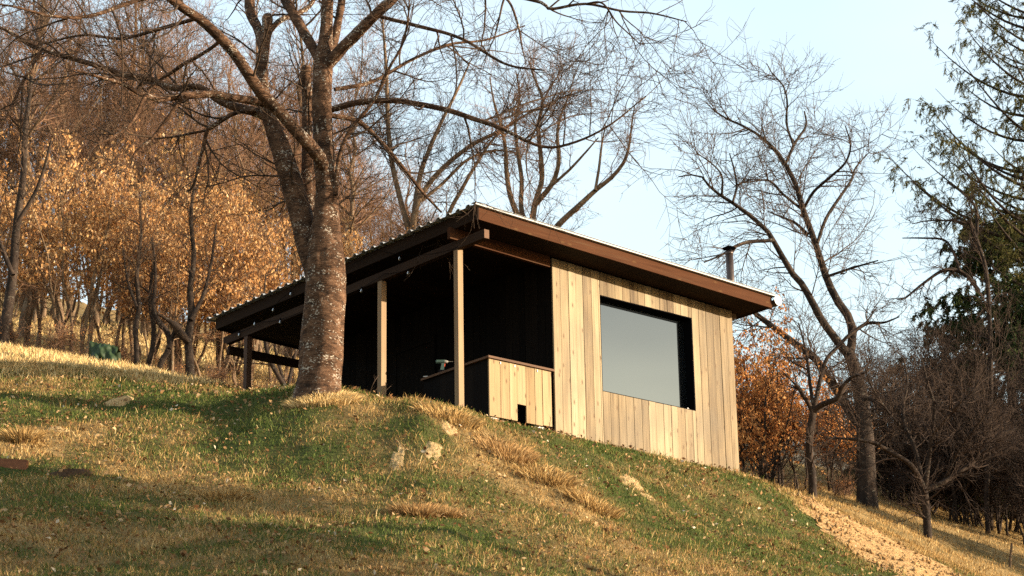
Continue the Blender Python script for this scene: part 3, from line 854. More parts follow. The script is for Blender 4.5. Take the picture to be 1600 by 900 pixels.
tag(o, 'small white strip lying on the far end of the dark counter', 'strip')

cp = hit(808, 662, 1, CY0 + .12); cp[2] = float(ground_z(cp[0], cp[1])) - .005
can = empty('drinks_can', cp, 'small red and white can standing under the counter by a blue wrapper', 'can')
mb = MB(); mb.lathe([(.028, 0), (.033, .008), (.033, .10)], (0, 0, 0), 16); mb.build('can_body', M_RED, can, False)
mb = MB(); mb.lathe([(.033, .1005), (.033, .118), (.027, .128), (.025, .128)], (0, 0, 0), 16); mb.build('can_top', M_WHITE, can, False)
bp_ = cp + np.array((-.075, -.03, .0)); 
mb = MB(); 
pts = np.array([[(.05 * i + .012 * math.sin(3 * j + i), .03 * math.sin(2.1 * i + j), .02 + .035 * j + .012 * math.cos(4 * i + j)) for i in range(-1, 2)] for j in range(3)]) 
mb.grid(pts); mb.grid((pts + np.array((0, .006, 0)))[:, ::-1]); o = mb.build('wrapper', flat_mat('blue_foil', (.03, .12, .30), .35, .5)); o.location = bp_
tag(o, 'crumpled blue wrapper on the ground beside the red can', 'wrapper')

# string lights: two cords with clear bulbs along the eave and the beam
M_BULB, nt, b = new_mat('clear_bulb', .15, .3)
b.inputs['Base Color'].default_value = (.10, .10, .095, 1); b.inputs['Transmission Weight'].default_value = .5
def string(px, plane, label, anchors):
    P3 = [hit(u, v, 0, plane) for u, v in anchors]
    o0 = P3[0]
    cl = []
    for a, b_ in zip(P3[:-1], P3[1:]):
        for q in np.linspace(0, 1, 10)[:-1]:
            p = a * (1 - q) + b_ * q; p = p + np.array((0, 0, -.05 * 4 * q * (1 - q) * np.linalg.norm(b_ - a))); cl.append(p)
    cl.append(P3[-1]); cl = np.array(cl)
    s = empty('string_lights', o0, label, 'string lights')
    obj('cord', join_tubes('cord', [(cl[None], np.full((1, len(cl)), .0035), 5)], o0), M_BLACK, s)
    for u, v in px:
        p = hit(u, v, 0, plane)
        i = int(np.argmin(np.linalg.norm(cl[:, 1:2] - p[1], axis=1))); zc = cl[i, 2]
        p = np.array((plane, p[1], min(p[2], zc - .05)))
        mb = MB(O=o0); mb.lathe([(.008, .035), (.010, .03), (.016, .012), (.020, -.004), (.015, -.018), (.004, -.024)], p, 12); bl = mb.build('bulb', M_BULB, s, True)
        mb = MB(O=o0); mb.lathe([(.011, .036), (.011, .068)], p, 10); mb.tube(p + np.array((0, 0, .068)), (plane, p[1], max(zc, p[2] + .07)), .003, .003, 5); mb.build('socket', M_BLACK, bl)
string([(624.5, 399), (454.6, 449), (427, 485), (398, 507)], -1.80, 'cord of clear bulbs hanging in swags below the roof edge of the porch', [(709, 389), (589, 390), (470, 437), (440, 466), (412, 490), (384, 503), (352, 512)])
string([(638, 418), (565, 448.5), (438, 499), (374, 515)], -1.722, 'second cord of clear bulbs strung along the porch beam', [(716, 385), (600, 428), (500, 470), (408, 503), (360, 520)])

# ------------------------------------------------------------------ trees
M_CHERRY, nt, b = new_mat('cherry_bark', .9, .12)
g1 = noise(nt, mapped(nt, (5, 5, 9)), 1.0, 5, .6, .5)
g2 = noise(nt, mapped(nt, (11, 11, 62)), 1.0, 4, .65, .6)          # fine level bands of the bark
gg = mth(nt, 'ADD', mth(nt, 'MULTIPLY', g1, .55), mth(nt, 'MULTIPLY', g2, .45))
cc = ramp(nt, gg, [(.36, (.014, .008, .005)), (.46, (.046, .024, .013)), (.56, (.105, .056, .031)), (.68, (.185, .112, .068))])
l1 = noise(nt, mapped(nt, (34, 34, 44)), 1.0, 3, .6)
l2 = noise(nt, mapped(nt, (4, 4, 5)), 1.0, 3, .6)
lf = ramp(nt, mth(nt, 'ADD', mth(nt, 'MULTIPLY', l1, .6), mth(nt, 'MULTIPLY', l2, .4)), [(.575, (0, 0, 0)), (.61, (1, 1, 1))])
nt.links.new(mix(nt, mth(nt, 'MULTIPLY', lf, .9), cc, (.38, .33, .26)), b.inputs['Base Color'])
bump(nt, b, gg, 1.0, .035)
M_TWIG = bark_mat('cherry_twig', [(.3, (.026, .017, .012)), (.6, (.075, .048, .031)), (.8, (.13, .088, .058))], None, 9)
M_BARK = bark_mat('woodland_bark', [(.3, (.040, .026, .016)), (.5, (.11, .070, .040)), (.7, (.19, .125, .075))], (.24, .22, .15), 7, (1, 1, .4), .8, .60)
M_RTWIG = bark_mat('reddish_twig', [(.3, (.085, .046, .028)), (.6, (.195, .108, .062)), (.8, (.29, .175, .10))], None, 3)
M_DBARK = bark_mat('dark_bark', [(.3, (.010, .007, .005)), (.5, (.026, .017, .012)), (.7, (.058, .038, .025))], (.11, .095, .07), 7, (1, 1, .5), .8, .60)
M_DTWIG = bark_mat('dark_twig', [(.3, (.018, .012, .009)), (.6, (.046, .029, .020)), (.8, (.075, .048, .033))], None, 6)

def world_limbs(limbs, d0, K=22):
    """traced limbs: [(pts (u,v,r_px), depth offset at start, at end)] -> P (n,K,3), R (n,K)"""
    Ps = []; Rs = []
    for pts, o0, o1 in limbs:
        n = len(pts)
        q = []
        for i, (u, v, r) in enumerate(pts):
            dd = d0 + o0 + (o1 - o0) * i / max(1, n - 1)
            p = at(u, v, dd); q.append((*p, r * np.linalg.norm(p - CAM) / F_PX))
        c = resample(q, K); Ps.append(c[:, :3]); Rs.append(np.maximum(c[:, 3], .0015))
    return np.array(Ps), np.array(Rs)

def thick_limbs(P, R, sides, rng, O, amp=.06, kf=.45):
    """limb tubes with an uneven skin"""
    Nn, K = R.shape
    V, F = tubes(P, R, sides)
    V = V.reshape(Nn, K, sides, 3)
    c = P[:, :, None, :]
    ang = np.arange(sides)
    nz = fbm(ang[None, None, :] * .55 + np.arange(Nn)[:, None, None] * 13.7, np.arange(K)[None, :, None] * kf, 31, 3) - .5
    V = c + (V - c) * (1 + amp * 2 * nz[..., None])
    return V.reshape(-1, 3) - np.array(O), F

def twig_levels(rng, P, R, spec, up=.02, rmax=(.017, .009, .006)):
    """spec: list of (n, (len), (ang), K, sides, rmin)"""
    out = []
    cp, cr = P, R
    for lv, (n, ln, ang, K, sides, rmin) in enumerate(spec):
        cp, cr = spawn(rng, cp, cr, n, ln, ang, K, .62, rmin, up, .16 if lv else .13, .12 if lv else .25, 1.0, rmax[lv])
        out.append((cp, cr, sides))
    return out

def tree_thing(name, label, cat, group, base, trunkV, trunkF, twig_groups, mt, mw, smooth=True):
    t = empty(name, base, label, cat, group)
    obj('trunk', raw_mesh('trunk', trunkV, [trunkF], True), mt, t)
    obj('crown', join_tubes('crown', twig_groups, base), mw, t)
    return t

def traced_tree(name, label, cat, limbs, spec, mt, mw, seed, sides=12, d0=None, K=22, amp=.06, up=.02, group=None, twigfrom=0):
    rng = np.random.default_rng(seed)
    u, v, r = limbs[0][0][0]
    if d0 is None:
        g = on_ground(u, v - 2); d0 = math.hypot(g[0] - CAM[0], g[1] - CAM[1])
    P, R = world_limbs(limbs, d0, K)
    base = P[0, 0].copy(); base[2] = float(ground_z(base[0], base[1]))
    P[0, 0, 2] = base[2] - .35
    V, F = thick_limbs(P, R, sides, rng, base, amp)
    tw = twig_levels(rng, P[twigfrom:], R[twigfrom:], spec, up)
    return tree_thing(name, label, cat, group, base, V, F, tw, mt, mw)

# --- the old cherry in front of the porch
CH_L = [
    ([(495, 632, 45), (496, 614, 37.5), (500, 585, 33), (503, 550, 33.5), (506, 505, 32.5), (508, 455, 31.5), (509, 415, 31), (508, 380, 27), (509, 345, 21), (511, 300, 17.5), (507, 250, 16.5), (504, 200, 15.2), (503, 150, 15), (505, 100, 15), (509, 60, 11), (511, 20, 9.5), (512, -40, 8.5), (505, -130, 7), (515, -230, 4)], 0, 0),
    ([(502, 470, 20), (492, 415, 19.5), (481, 380, 18.5), (471, 340, 18), (460, 300, 18), (448, 260, 17.2), (437, 225, 16.2), (427, 195, 14.5), (418, 170, 13), (411, 150, 12), (409, 135, 11)], .05, .55),
    ([(507, 268, 8), (503, 252, 10), (488, 232, 10.5), (470, 212, 10), (440, 178, 9.5), (410, 147, 9.5), (392, 122, 9), (367, 85, 8.5), (340, 55, 8), (310, 28, 7.5), (285, 12, 7), (255, -12, 6.5), (215, -50, 5.5), (160, -100, 4)], -.05, -1.6),
    ([(425, 165, 6), (400, 158, 6.5), (365, 153, 6), (333, 147, 6), (300, 149, 6), (270, 152, 5.5), (250, 155, 5), (230, 150, 4.5), (213, 143, 4), (190, 130, 3), (160, 122, 2.5), (120, 110, 1.5)], .3, -1.3),
    ([(428, 190, 7), (400, 175, 7.5), (370, 168, 7), (340, 155, 6), (310, 135, 5), (283, 138, 5), (263, 136, 5), (233, 123, 5), (200, 117, 4.5), (160, 106, 4), (133, 97, 4), (100, 88, 3.5), (67, 77, 3), (33, 60, 3), (0, 43, 2.5), (-60, 30, 1.5)], .45, 1.8),
    ([(410, 145, 10), (409, 105, 10), (413, 75, 8.5), (417, 45, 8), (418, 27, 8), (418, 25, 2)], .5, .6),
    ([(412, 80, 7.5), (403, 45, 7.5), (393, 25, 8), (390, 0, 8), (392, -40, 7), (400, -120, 5)], .55, 1.2),
    ([(414, 60, 4), (433, 36, 4.5), (452, 25, 4), (467, 20, 4), (487, 5, 3.5), (500, -30, 3)], .55, 1.0),
    ([(503, 100, 8), (485, 68, 8), (470, 42, 8), (455, 15, 8), (444, -5, 8), (425, -60, 7), (400, -130, 5)], 0, .9),
    ([(510, 104, 9), (524, 88, 9.5), (537, 73, 9), (553, 57, 9), (570, 40, 8.5), (590, 20, 8), (610, 2, 8), (640, -30, 7), (690, -80, 5)], -.05, -.6),
    ([(497, 400, 9), (484, 340, 9), (480, 280, 9), (480, 200, 8), (480, 150, 8), (478, 120, 8), (479, 105, 8), (479, 102, 3)], .35, .5),
    ([(514, 95, 7), (523, 60, 7), (530, 25, 6), (534, 0, 6), (540, -60, 5), (560, -140, 3)], .1, .5),
    ([(524, 305, 4), (530, 245, 3.2), (547, 203, 3), (577, 167, 2.8), (597, 133, 2.5), (610, 103, 2.2), (627, 73, 2), (637, 33, 1.6), (640, -10, 1)], -.1, -.6),
    ([(515, 172, 5), (560, 160, 5), (610, 157, 4.6), (650, 162, 4.4), (699, 172, 4.2), (744, 187, 3.8), (782, 200, 3.2), (846, 229, 2.4), (896, 223, 2), (952, 196, 1.5), (1009, 150, .9)], .05, -1.0),
    ([(640, -30, 4.5), (700, -28, 4), (760, -15, 3.5), (843, 3, 2.6), (861, 14, 2.4), (914, 6, 2.1), (971, 17, 1.8), (1020, 21, 1.4), (1073, 34, .9)], -.4, -1.6),
    ([(760, -15, 2.5), (793, 0, 2), (809, 38, 1.8), (816, 75, 1.2), (822, 98, .8)], -.9, -1.0),
    ([(914, 6, 1.5), (941, 5, 1.5), (963, 34, 1.2), (985, 55, 1), (1001, 70, .8)], -1.2, -1.4),
    ([(400, 172, 3.5), (367, 177, 3.5), (333, 197, 3.5), (323, 206, 3), (318, 230, 2.8), (313, 247, 2.5), (303, 287, 2), (293, 300, 1.5)], .45, .7),
    ([(323, 204, 2.2), (300, 208, 2), (277, 213, 1.8), (240, 217, 1)], .6, 1.0),
    ([(290, 150, 3), (280, 160, 3), (260, 187, 3), (240, 213, 2.5), (213, 237, 2), (203, 260, 1)], -.5, -.3),
    ([(230, 148, 3), (223, 157, 3), (210, 185, 2.5), (193, 203, 2.2), (165, 220, 2), (147, 230, 1.5), (133, 250, 1)], -.8, -1.0),
    ([(67, 77, 2.5), (50, 103, 2.5), (33, 133, 2.5), (17, 170, 2.2), (0, 203, 2), (-20, 230, 1)], 1.4, 1.0),
    ([(345, 62, 3), (333, 73, 3), (310, 88, 3), (287, 100, 3), (270, 112, 3), (253, 123, 2.5), (230, 140, 2)], -.6, .2),
    ([(515, 180, 4), (560, 190, 4), (597, 224, 3.4), (630, 262, 3), (660, 300, 2.4), (690, 332, 1.5)], .1, .9),
    ([(523, 140, 3.5), (583, 127, 3), (640, 95, 2.6), (700, 70, 2.2), (760, 62, 1.6), (820, 40, 1)], .1, 1.2),
    ([(590, 25, 3), (650, 40, 3), (720, 60, 2.5), (790, 100, 2), (850, 110, 1.2)], -.2, -1.2),
    ([(255, -12, 4), (200, 5, 3.5), (140, 25, 3), (80, 25, 2.4), (20, 10, 1.6), (-60, 0, 1)], -1.1, -2.2),
    ([(310, 28, 3.2), (250, 45, 3), (190, 60, 2.5), (130, 55, 2), (60, 70, 1.2)], -.8, .6),
]
rngc = np.random.default_rng(3)
g0 = on_ground(498, 614); D0 = math.hypot(g0[0] - CAM[0], g0[1] - CAM[1])
P_, R_ = world_limbs(CH_L, D0, 40)
base = P_[0, 0].copy(); base[2] = float(ground_z(base[0], base[1]))
Pt, Rt = world_limbs(CH_L[:1], D0, 150)
V0, F0 = thick_limbs(Pt, Rt, 34, rngc, base, .12, .11)
V1, F1 = thick_limbs(P_[1:], R_[1:], 14, rngc, base, .08)
tw = twig_levels(rngc, P_[1:], R_[1:], [(190, (.7, 2.3), (30, 75), 10, 5, .006), (1500, (.35, 1.15), (30, 70), 7, 4, .0042), (7500, (.12, .48), (25, 70), 5, 3, .0030)], .02)
cherry = empty('cherry_tree', base, 'big bare old tree with a forked, lichen-flecked trunk in front of the porch', 'tree')
obj('trunk', raw_mesh('trunk', np.concatenate([V0, V1]), [np.concatenate([F0, F1 + len(V0)])], True), M_CHERRY, cherry)
obj('crown', join_tubes('crown', tw, base), M_TWIG, cherry)

# --- tall forked tree right of the hut
R_L = [
    ([(1355, 792, 18), (1354, 765, 15.5), (1353, 720, 14.5), (1351, 670, 13), (1345, 620, 11.5), (1336, 580, 9.5), (1326, 552, 9), (1320, 545, 7)], 0, 0),
    ([(1327, 562, 7), (1331, 535, 7), (1331, 504, 6.5), (1312, 476, 6.2), (1298, 450, 5.8), (1287, 422, 5.5), (1278, 392, 5), (1264, 352, 4.6), (1253, 322, 4.2), (1246, 295, 4), (1232, 265, 3.6), (1215, 239, 3.2), (1196, 220, 2.6), (1170, 201, 2), (1140, 188, 1.6), (1117, 174, 1.2), (1102, 159, .8)], 0, .6),
    ([(1227, 257, 2.4), (1242, 224, 2.1), (1259, 197, 1.7), (1257, 174, 1.2)], .5, 1.0),
    ([(1240, 228, 1.8), (1229, 193, 1.7), (1230, 159, 1.5), (1223, 133, 1.2), (1206, 114, .9), (1198, 99, .6)], .6, .2),
    ([(1256, 325, 2.6), (1272, 299, 2.4), (1298, 276, 2.1), (1321, 254, 1.8), (1329, 227, 1.4), (1321, 197, .9)], .4, -1.0),
    ([(1277, 380, 2.8), (1291, 341, 2.6), (1313, 307, 2.3), (1330, 282, 2), (1337, 262, 1.4), (1358, 238, .8)], .2, 1.4),
    ([(1262, 366, 2.6), (1242, 348, 2.2), (1223, 340, 1.6), (1200, 330, 1)], .3, 1.0),
    ([(1254, 328, 2.3), (1223, 303, 2), (1200, 282, 1.7), (1162, 286, 1.0)], .4, -.8),
    ([(1326, 556, 7), (1319, 547, 7), (1300, 522, 6.5), (1284, 500, 6), (1269, 472, 5.6), (1253, 444, 5.2), (1237, 426, 4.8), (1228, 410, 4.6), (1212, 383, 4.2), (1204, 367, 4), (1185, 348, 3.6), (1162, 329, 3.2), (1143, 316, 2.8), (1117, 299, 2.3), (1102, 284, 1.8), (1091, 273, 1.4), (1060, 276, .8)], 0, -1.2),
    ([(1208, 374, 3), (1200, 376, 3), (1170, 378, 3), (1147, 386, 2.5), (1128, 398, 1.8), (1100, 410, 1)], -.8, -1.6),
    ([(1145, 316, 2), (1151, 291, 1.8), (1147, 265, 1.4), (1140, 240, .9)], -1, -.4),
    ([(1128, 305, 1.9), (1128, 276, 1.6), (1115, 258, 1.2), (1090, 240, .8)], -1, -1.8),
    ([(1348, 665, 8), (1334, 655, 7), (1315, 620, 7), (1297, 595, 6.5), (1275, 562, 6), (1256, 547, 5.5), (1237, 533, 5.2), (1219, 519, 4.8), (1203, 507, 4.5), (1184, 493, 4), (1168, 478, 3), (1150, 455, 1.8)], 0, 1.0),
    ([(1292, 432, 2.2), (1316, 424, 2.1), (1334, 418, 1.8), (1372, 407, 1)], 0, -.8),
    ([(1330, 520, 3), (1337, 516, 3), (1356, 505, 2.8), (1381, 504, 1.8), (1405, 495, 1)], 0, -1.0),
    ([(1345, 620, 3.6), (1370, 628, 3.2), (1400, 650, 2.6), (1430, 665, 1.6)], 0, -1.0),
]
traced_tree('forked_tree', 'tall bare tree with two leaning dark stems to the right of the hut', 'tree', R_L,
            [(150, (.6, 1.9), (30, 70), 9, 4, .008), (1200, (.5, 1.3), (30, 70), 6, 3, .006), (4200, (.2, .6), (25, 65), 5, 3, .0042)], M_DBARK, M_TWIG, 14, 12)

S_L = [
    ([(1270, 778, 7), (1269, 741, 6.2), (1265, 711, 6), (1265, 681, 6), (1269, 654, 6), (1273, 634, 5.5)], 0, 0),
    ([(1272, 645, 4.5), (1280, 635, 4.5), (1290, 630, 4.5), (1309, 622, 4.2), (1316, 606, 3.8), (1330, 590, 2.6), (1350, 583, 1.6)], 0, -.5),
    ([(1272, 640, 4), (1279, 605, 3.5), (1285, 580, 3.2), (1292, 560, 3), (1306, 545, 3), (1325, 525, 2.7), (1337, 516, 2.3), (1352, 505, 1.5), (1370, 480, .9)], 0, .3),
    ([(1270, 645, 4), (1262, 628, 3.6), (1254, 617, 3.3), (1247, 605, 3.2), (1240, 598, 1.6), (1222, 580, .9)], 0, -.3),
    ([(1270, 632, 3), (1265, 594, 2.6), (1261, 560, 2.2), (1256, 535, 1.6), (1248, 505, .9)], 0, .4),
]
traced_tree('small_bare_tree', 'small bare tree with a crooked fork and short cut arms, right of the hut', 'tree', S_L,
            [(34, (.4, 1.1), (30, 70), 8, 4, .005), (220, (.25, .7), (30, 70), 6, 3, .004), (700, (.1, .35), (25, 65), 4, 3, .003)], M_DBARK, M_DTWIG, 15, 12)
T_L = [
    ([(1450, 842, 7), (1449, 825, 6.2), (1447, 794, 6), (1443, 764, 6), (1438, 745, 5.4)], 0, 0),
    ([(1443, 762, 4.5), (1433, 741, 4.2), (1418, 722, 3.8), (1392, 707, 3.4), (1365, 692, 3), (1328, 686, 2.2), (1290, 684, 1.2)], 0, -.8),
    ([(1441, 755, 4), (1430, 703, 3.4), (1414, 666, 3), (1411, 635, 2.6), (1418, 598, 1.8), (1412, 560, 1)], 0, .5),
    ([(1446, 762, 4), (1452, 711, 3.4), (1456, 673, 3), (1460, 635, 2.5), (1450, 600, 1.8), (1440, 560, 1)], 0, -.5),
    ([(1447, 765, 4.2), (1475, 753, 3.8), (1501, 737, 3.4), (1528, 715, 3), (1554, 685, 2.4), (1590, 668, 1.4)], 0, .8),
    ([(1456, 680, 2.5), (1490, 640, 2.2), (1520, 610, 1.7), (1540, 575, 1)], -.3, -1),
    ([(1420, 680, 2.3), (1385, 640, 2), (1360, 600, 1.6), (1350, 565, 1)], .3, -.6),
    ([(1475, 752, 2.5), (1500, 700, 2.2), (1530, 660, 1.8), (1560, 620, 1)], .3, -.6),
]
traced_tree('small_dark_tree', 'low spreading bare tree with dark twigs beside the earth track', 'tree', T_L,
            [(110, (.5, 1.5), (30, 75), 8, 4, .006), (900, (.3, .9), (30, 75), 6, 3, .0045), (3200, (.12, .4), (25, 70), 4, 3, .0034)], M_DBARK, M_DTWIG, 16, 12)

M1_L = [
    ([(832, 450, 11), (832, 400, 10.5), (833, 350, 9)], 0, 0),
    ([(832, 380, 6), (808, 335, 5.5), (796, 300, 5), (791, 262, 4.4), (790, 235, 3.8), (785, 205, 3), (772, 160, 2), (765, 120, 1)], 0, -.8),
    ([(832, 370, 6), (815, 330, 5), (815, 280, 4.4), (808, 232, 3.6), (805, 190, 2.8), (812, 150, 1.8), (806, 110, 1)], 0, .8),
    ([(832, 365, 7), (833, 335, 6.4), (838, 310, 5.6), (847, 280, 5), (844, 235, 4.4), (841, 200, 3.8), (848, 155, 3), (838, 130, 2.2), (826, 95, 1.2)], 0, .3),
    ([(848, 160, 2), (858, 140, 1.7), (872, 118, 1.2), (885, 95, .7)], .3, .3),
    ([(836, 320, 5.5), (862, 288, 5), (873, 253, 4.2), (871, 208, 3), (880, 170, 2), (895, 140, 1)], 0, -.8),
    ([(845, 400, 7), (862, 365, 6.5), (879, 345, 6), (903, 323, 5.4), (932, 296, 4.6), (956, 277, 4), (975, 253, 3.4), (983, 227, 2.6), (988, 187, 1.6), (992, 165, .8)], 0, -.5),
    ([(930, 298, 3), (936, 262, 2.6), (940, 228, 2), (946, 195, 1)], -.3, .6),
    ([(862, 290, 3), (890, 265, 2.6), (915, 238, 2), (935, 215, 1.2)], -.3, -1.2),
]
M1_L = [([(a, b, c * .82) for a, b, c in p_], o0, o1) for p_, o0, o1 in M1_L]
traced_tree('spreading_bare_tree', 'many-stemmed bare tree rising directly behind the peak of the hut roof', 'tree', M1_L,
            [(80, (.7, 1.8), (25, 65), 9, 4, .007), (560, (.4, 1.1), (25, 65), 6, 3, .0055), (2600, (.2, .55), (25, 65), 4, 3, .0042)], M_BARK, M_RTWIG, 17, 10, d0=49.0, up=.05)
M0_L = [
    ([(640, 470, 9), (640, 420, 8.5), (643, 360, 8)], 0, 0),
    ([(642, 380, 7), (650, 325, 6), (668, 290, 5.4), (700, 255, 4.8), (740, 225, 4.2), (780, 205, 3.2), (830, 175, 2), (880, 158, 1)], 0, -.6),
    ([(643, 370, 6), (655, 280, 5), (668, 240, 4.4), (690, 190, 3.6), (715, 140, 2.6), (735, 95, 1.4)], 0, .6),
    ([(642, 370, 6), (625, 310, 5), (612, 250, 5), (606, 190, 4.4), (604, 120, 3.6), (600, 60, 2.5), (596, 10, 1.5)], 0, .5),
    ([(700, 400, 5), (700, 340, 4.4), (722, 295, 4), (745, 255, 3.2), (770, 218, 2.4), (800, 190, 1.2)], 0, -.6),
    ([(650, 320, 3.5), (690, 288, 3.2), (730, 250, 2.8), (772, 235, 2), (815, 240, 1)], 0, .8),
]
M0_L = [([(a, b, c * .82) for a, b, c in p_], o0, o1) for p_, o0, o1 in M0_L]
traced_tree('leaning_bare_tree', 'bare tree with long limbs leaning right, between the big trunk and the roof peak', 'tree', M0_L,
            [(110, (.7, 2.0), (25, 65), 9, 4, .007), (900, (.4, 1.1), (25, 65), 6, 3, .0055), (3800, (.2, .55), (25, 65), 4, 3, .0042)], M_BARK, M_TWIG, 18, 10, d0=50.5, up=.05)

# --- generated woodland trees: five kinds, copied along the ridge
def copy_thing(src, loc, rz, s, label=None):
    c = src.copy(); COL.objects.link(c); c.location = loc; c.rotation_euler = (0, 0, rz); c.scale = (s, s, s)
    if label: c['label'] = label
    for ch_ in list(src.children):
        k = ch_.copy(); COL.objects.link(k); k.parent = c
        for g in ch_.children:
            q = g.copy(); COL.objects.link(q); q.parent = k
    return c

def wood_tree(seed, H, r0, n1, n2, n3, start=.38):
    rng = np.random.default_rng(seed)
    K = 16
    t = np.linspace(0, 1, K)
    P = np.zeros((1, K, 3)); P[0, :, 2] = t * (H + .4) - .4
    P[0, 1:, :2] = np.cumsum(rng.normal(0, H * .010, (K - 1, 2)), 0) + rng.normal(0, .012, 2) * H * t[1:, None]
    R = r0 * (1 - .9 * t ** 1.1)[None]
    R[0, 0] *= 1.35; R[0, 1] *= 1.1
    V, F = thick_limbs(P, R, 9, rng, (0, 0, 0), .07)
    b1, r1 = spawn(rng, P, R, n1, (H * .16, H * .36), (25, 60), 9, .55, .008, .06, .10, start, .98)
    b2, r2 = spawn(rng, b1, r1, n2, (H * .06, H * .17), (25, 60), 6, .6, .0075, .05, .13, .1)
    b3, r3 = spawn(rng, b2, r2, n3, (.30, .95), (20, 55), 4, .6, .0055, .04, .14, .1)
    V1, F1 = thick_limbs(b1, r1, 5, rng, (0, 0, 0), .03)
    return np.concatenate([V, V1]), np.concatenate([F, F1 + len(V)]), [(b2, r2, 3), (b3, r3, 3)]

WL = 'tall bare reddish-brown woodland tree on the wooded slope behind and left of the hut'
WG = 'bare woodland trees on the slope behind the hut'
kinds = []
for k, (H, r0, n1, n2, n3) in enumerate(((13, .13, 30, 300, 1700), (15, .15, 32, 330, 1900), (12, .10, 26, 270, 1500), (14, .17, 32, 320, 1800), (11, .085, 22, 220, 1300), (10.5, .075, 16, 150, 700), (9.5, .06, 14, 120, 600))):
    kinds.append((wood_tree(200 + k, H, r0, n1, n2, n3), H))
rngw = np.random.default_rng(42)
protos = []
spots = []
for row, (d_, n, j) in enumerate(((54, 4, 1.2), (58, 6, 1.3), (62, 9, 1.3), (64.5, 12, 1.0), (66.2, 17, .5), (71, 8, 2.0))):
    for q in range(n):
        u = -120 + (q + .5 + rngw.uniform(-.38, .38)) * (900 / n)
        if d_ < 53 and 150 < u < 420 and rngw.random() < .5: continue
        spots.append((u, d_ + rngw.uniform(-j, j)))
n_big = len(spots)
for q in range(64):
    spots.append((-130 + q * 13.6 + rngw.uniform(-6, 6), rngw.uniform(60, 69.5)))
for i, (u, d_) in enumerate(spots):
    k = int(rngw.integers(0, 5)) if i < n_big else int(rngw.integers(5, 7))
    p = gpt(u, d_, 500)
    sc_ = rngw.uniform(.52, .92) * (0.62 if u > 640 else (.8 if u > 520 else 1.0))
    if u < 330: sc_ *= 1.08
    rz = rngw.uniform(0, 6.28)
    pr = next((x for x in protos if x[0] == k), None)
    if pr is None:
        (V, F, tg), H = kinds[k]
        t_ = empty('woodland_tree', p, WL, 'tree', WG)
        obj('trunk', raw_mesh('trunk', V, [F], True), M_BARK, t_)
        obj('crown', join_tubes('crown', tg), M_RTWIG, t_)
        t_.rotation_euler = (0, 0, rz); t_.scale = (sc_,) * 3
        protos.append((k, t_))
    else:
        copy_thing(pr[1], p, rz, sc_)

# --- leaf-holding shrubs (hornbeam and beech)
def leaves_on(rng, P, n, size, zmin):
    Nn, K = P.shape[:2]
    ok_ = np.where(P[:, 0, 2] > zmin)[0]
    i = ok_[rng.integers(0, len(ok_), n)]; k = rng.integers(K // 3, K, n)
    cl = rng.random(Nn) ** 2.2
    keep = rng.random(n) < .12 + .88 * cl[i]
    i, k = i[keep], k[keep]; n = len(i)
    p = P[i, k] + rng.normal(0, .035, (n, 3))
    dn = norm(rng.normal(0, .55, (n, 3)) + np.array((0, 0, -1.0)))
    sd = norm(np.cross(dn, rng.normal(size=(n, 3))))
    L = (size * rng.uniform(.6, 1.25, n))[:, None]; W = L * rng.uniform(.20, .34, n)[:, None]
    nr = np.cross(dn, sd) * W * .5
    V = np.stack([p, p + dn * L * .5 - sd * W + nr, p + dn * L, p + dn * L * .5 + sd * W + nr], 1).reshape(-1, 3)
    b = np.arange(n)[:, None] * 4
    rnd = np.clip(rng.normal(.5, .22, n) + (cl[i] - .5) * .25, 0, 1)
    return raw_mesh('leaves', V, [b + np.array([[0, 1, 2]]), b + np.array([[0, 2, 3]])], False, {'rnd': np.repeat(rnd, 4)})

M_TAN = attr_mat('tan_dead_leaves', [(0, (.24, .10, .032)), (.35, (.42, .21, .077)), (.65, (.59, .35, .145)), (1, (.70, .50, .28))], trans=.4)
M_ORANGE = attr_mat('rust_dead_leaves', [(0, (.17, .060, .018)), (.35, (.48, .20, .065)), (.7, (.64, .30, .10)), (1, (.72, .42, .17))], trans=.4)

def shrub(seed, H, stems, spread, nleaf, leafsize, n1=60, n2=420, n3=1500, r0=.045, tmin=.22):
    rng = np.random.default_rng(seed)
    K = 14
    P = np.zeros((stems, K, 3)); R = np.zeros((stems, K))
    t = np.linspace(0, 1, K)
    for s in range(stems):
        a = rng.uniform(0, 2 * np.pi); rr = .05 + .28 * rng.random() * (stems > 1)
        le = spread * rng.uniform(.2, 1.0)
        h = H * rng.uniform(.7, 1.0)
        P[s, :, 2] = -.3 + t * (h + .3)
        P[s, :, 0] = np.cos(a) * (rr + le * t ** 1.4); P[s, :, 1] = np.sin(a) * (rr + le * t ** 1.4)
        P[s, 1:, :2] += np.cumsum(rng.normal(0, .035, (K - 1, 2)), 0)
        R[s] = r0 * rng.uniform(.6, 1.15) * (1 - .9 * t)
    V, F = thick_limbs(P, R, 8, rng, (0, 0, 0), .06)
    b1, q1 = spawn(rng, P, R, n1, (H * .18, H * .42), (30, 65), 9, .55, .006, .03, .12, tmin)
    b2, q2 = spawn(rng, b1, q1, n2, (H * .08, H * .2), (30, 65), 6, .6, .005, .0, .14, .1)
    b3, q3 = spawn(rng, b2, q2, n3, (.18, .55), (25, 60), 4, .6, .004, -.02, .14, .1)
    V1, F1 = thick_limbs(b1, q1, 5, rng, (0, 0, 0), .03)
    lv = leaves_on(rng, np.concatenate([b3.reshape(-1, 3), b2[:, 2:].reshape(-1, 3)])[:, None, :].repeat(3, 1), nleaf, leafsize, .36 * H) if nleaf else None
    return np.concatenate([V, V1]), np.concatenate([F, F1 + len(V)]), [(b2, q2, 3), (b3, q3, 3)], lv

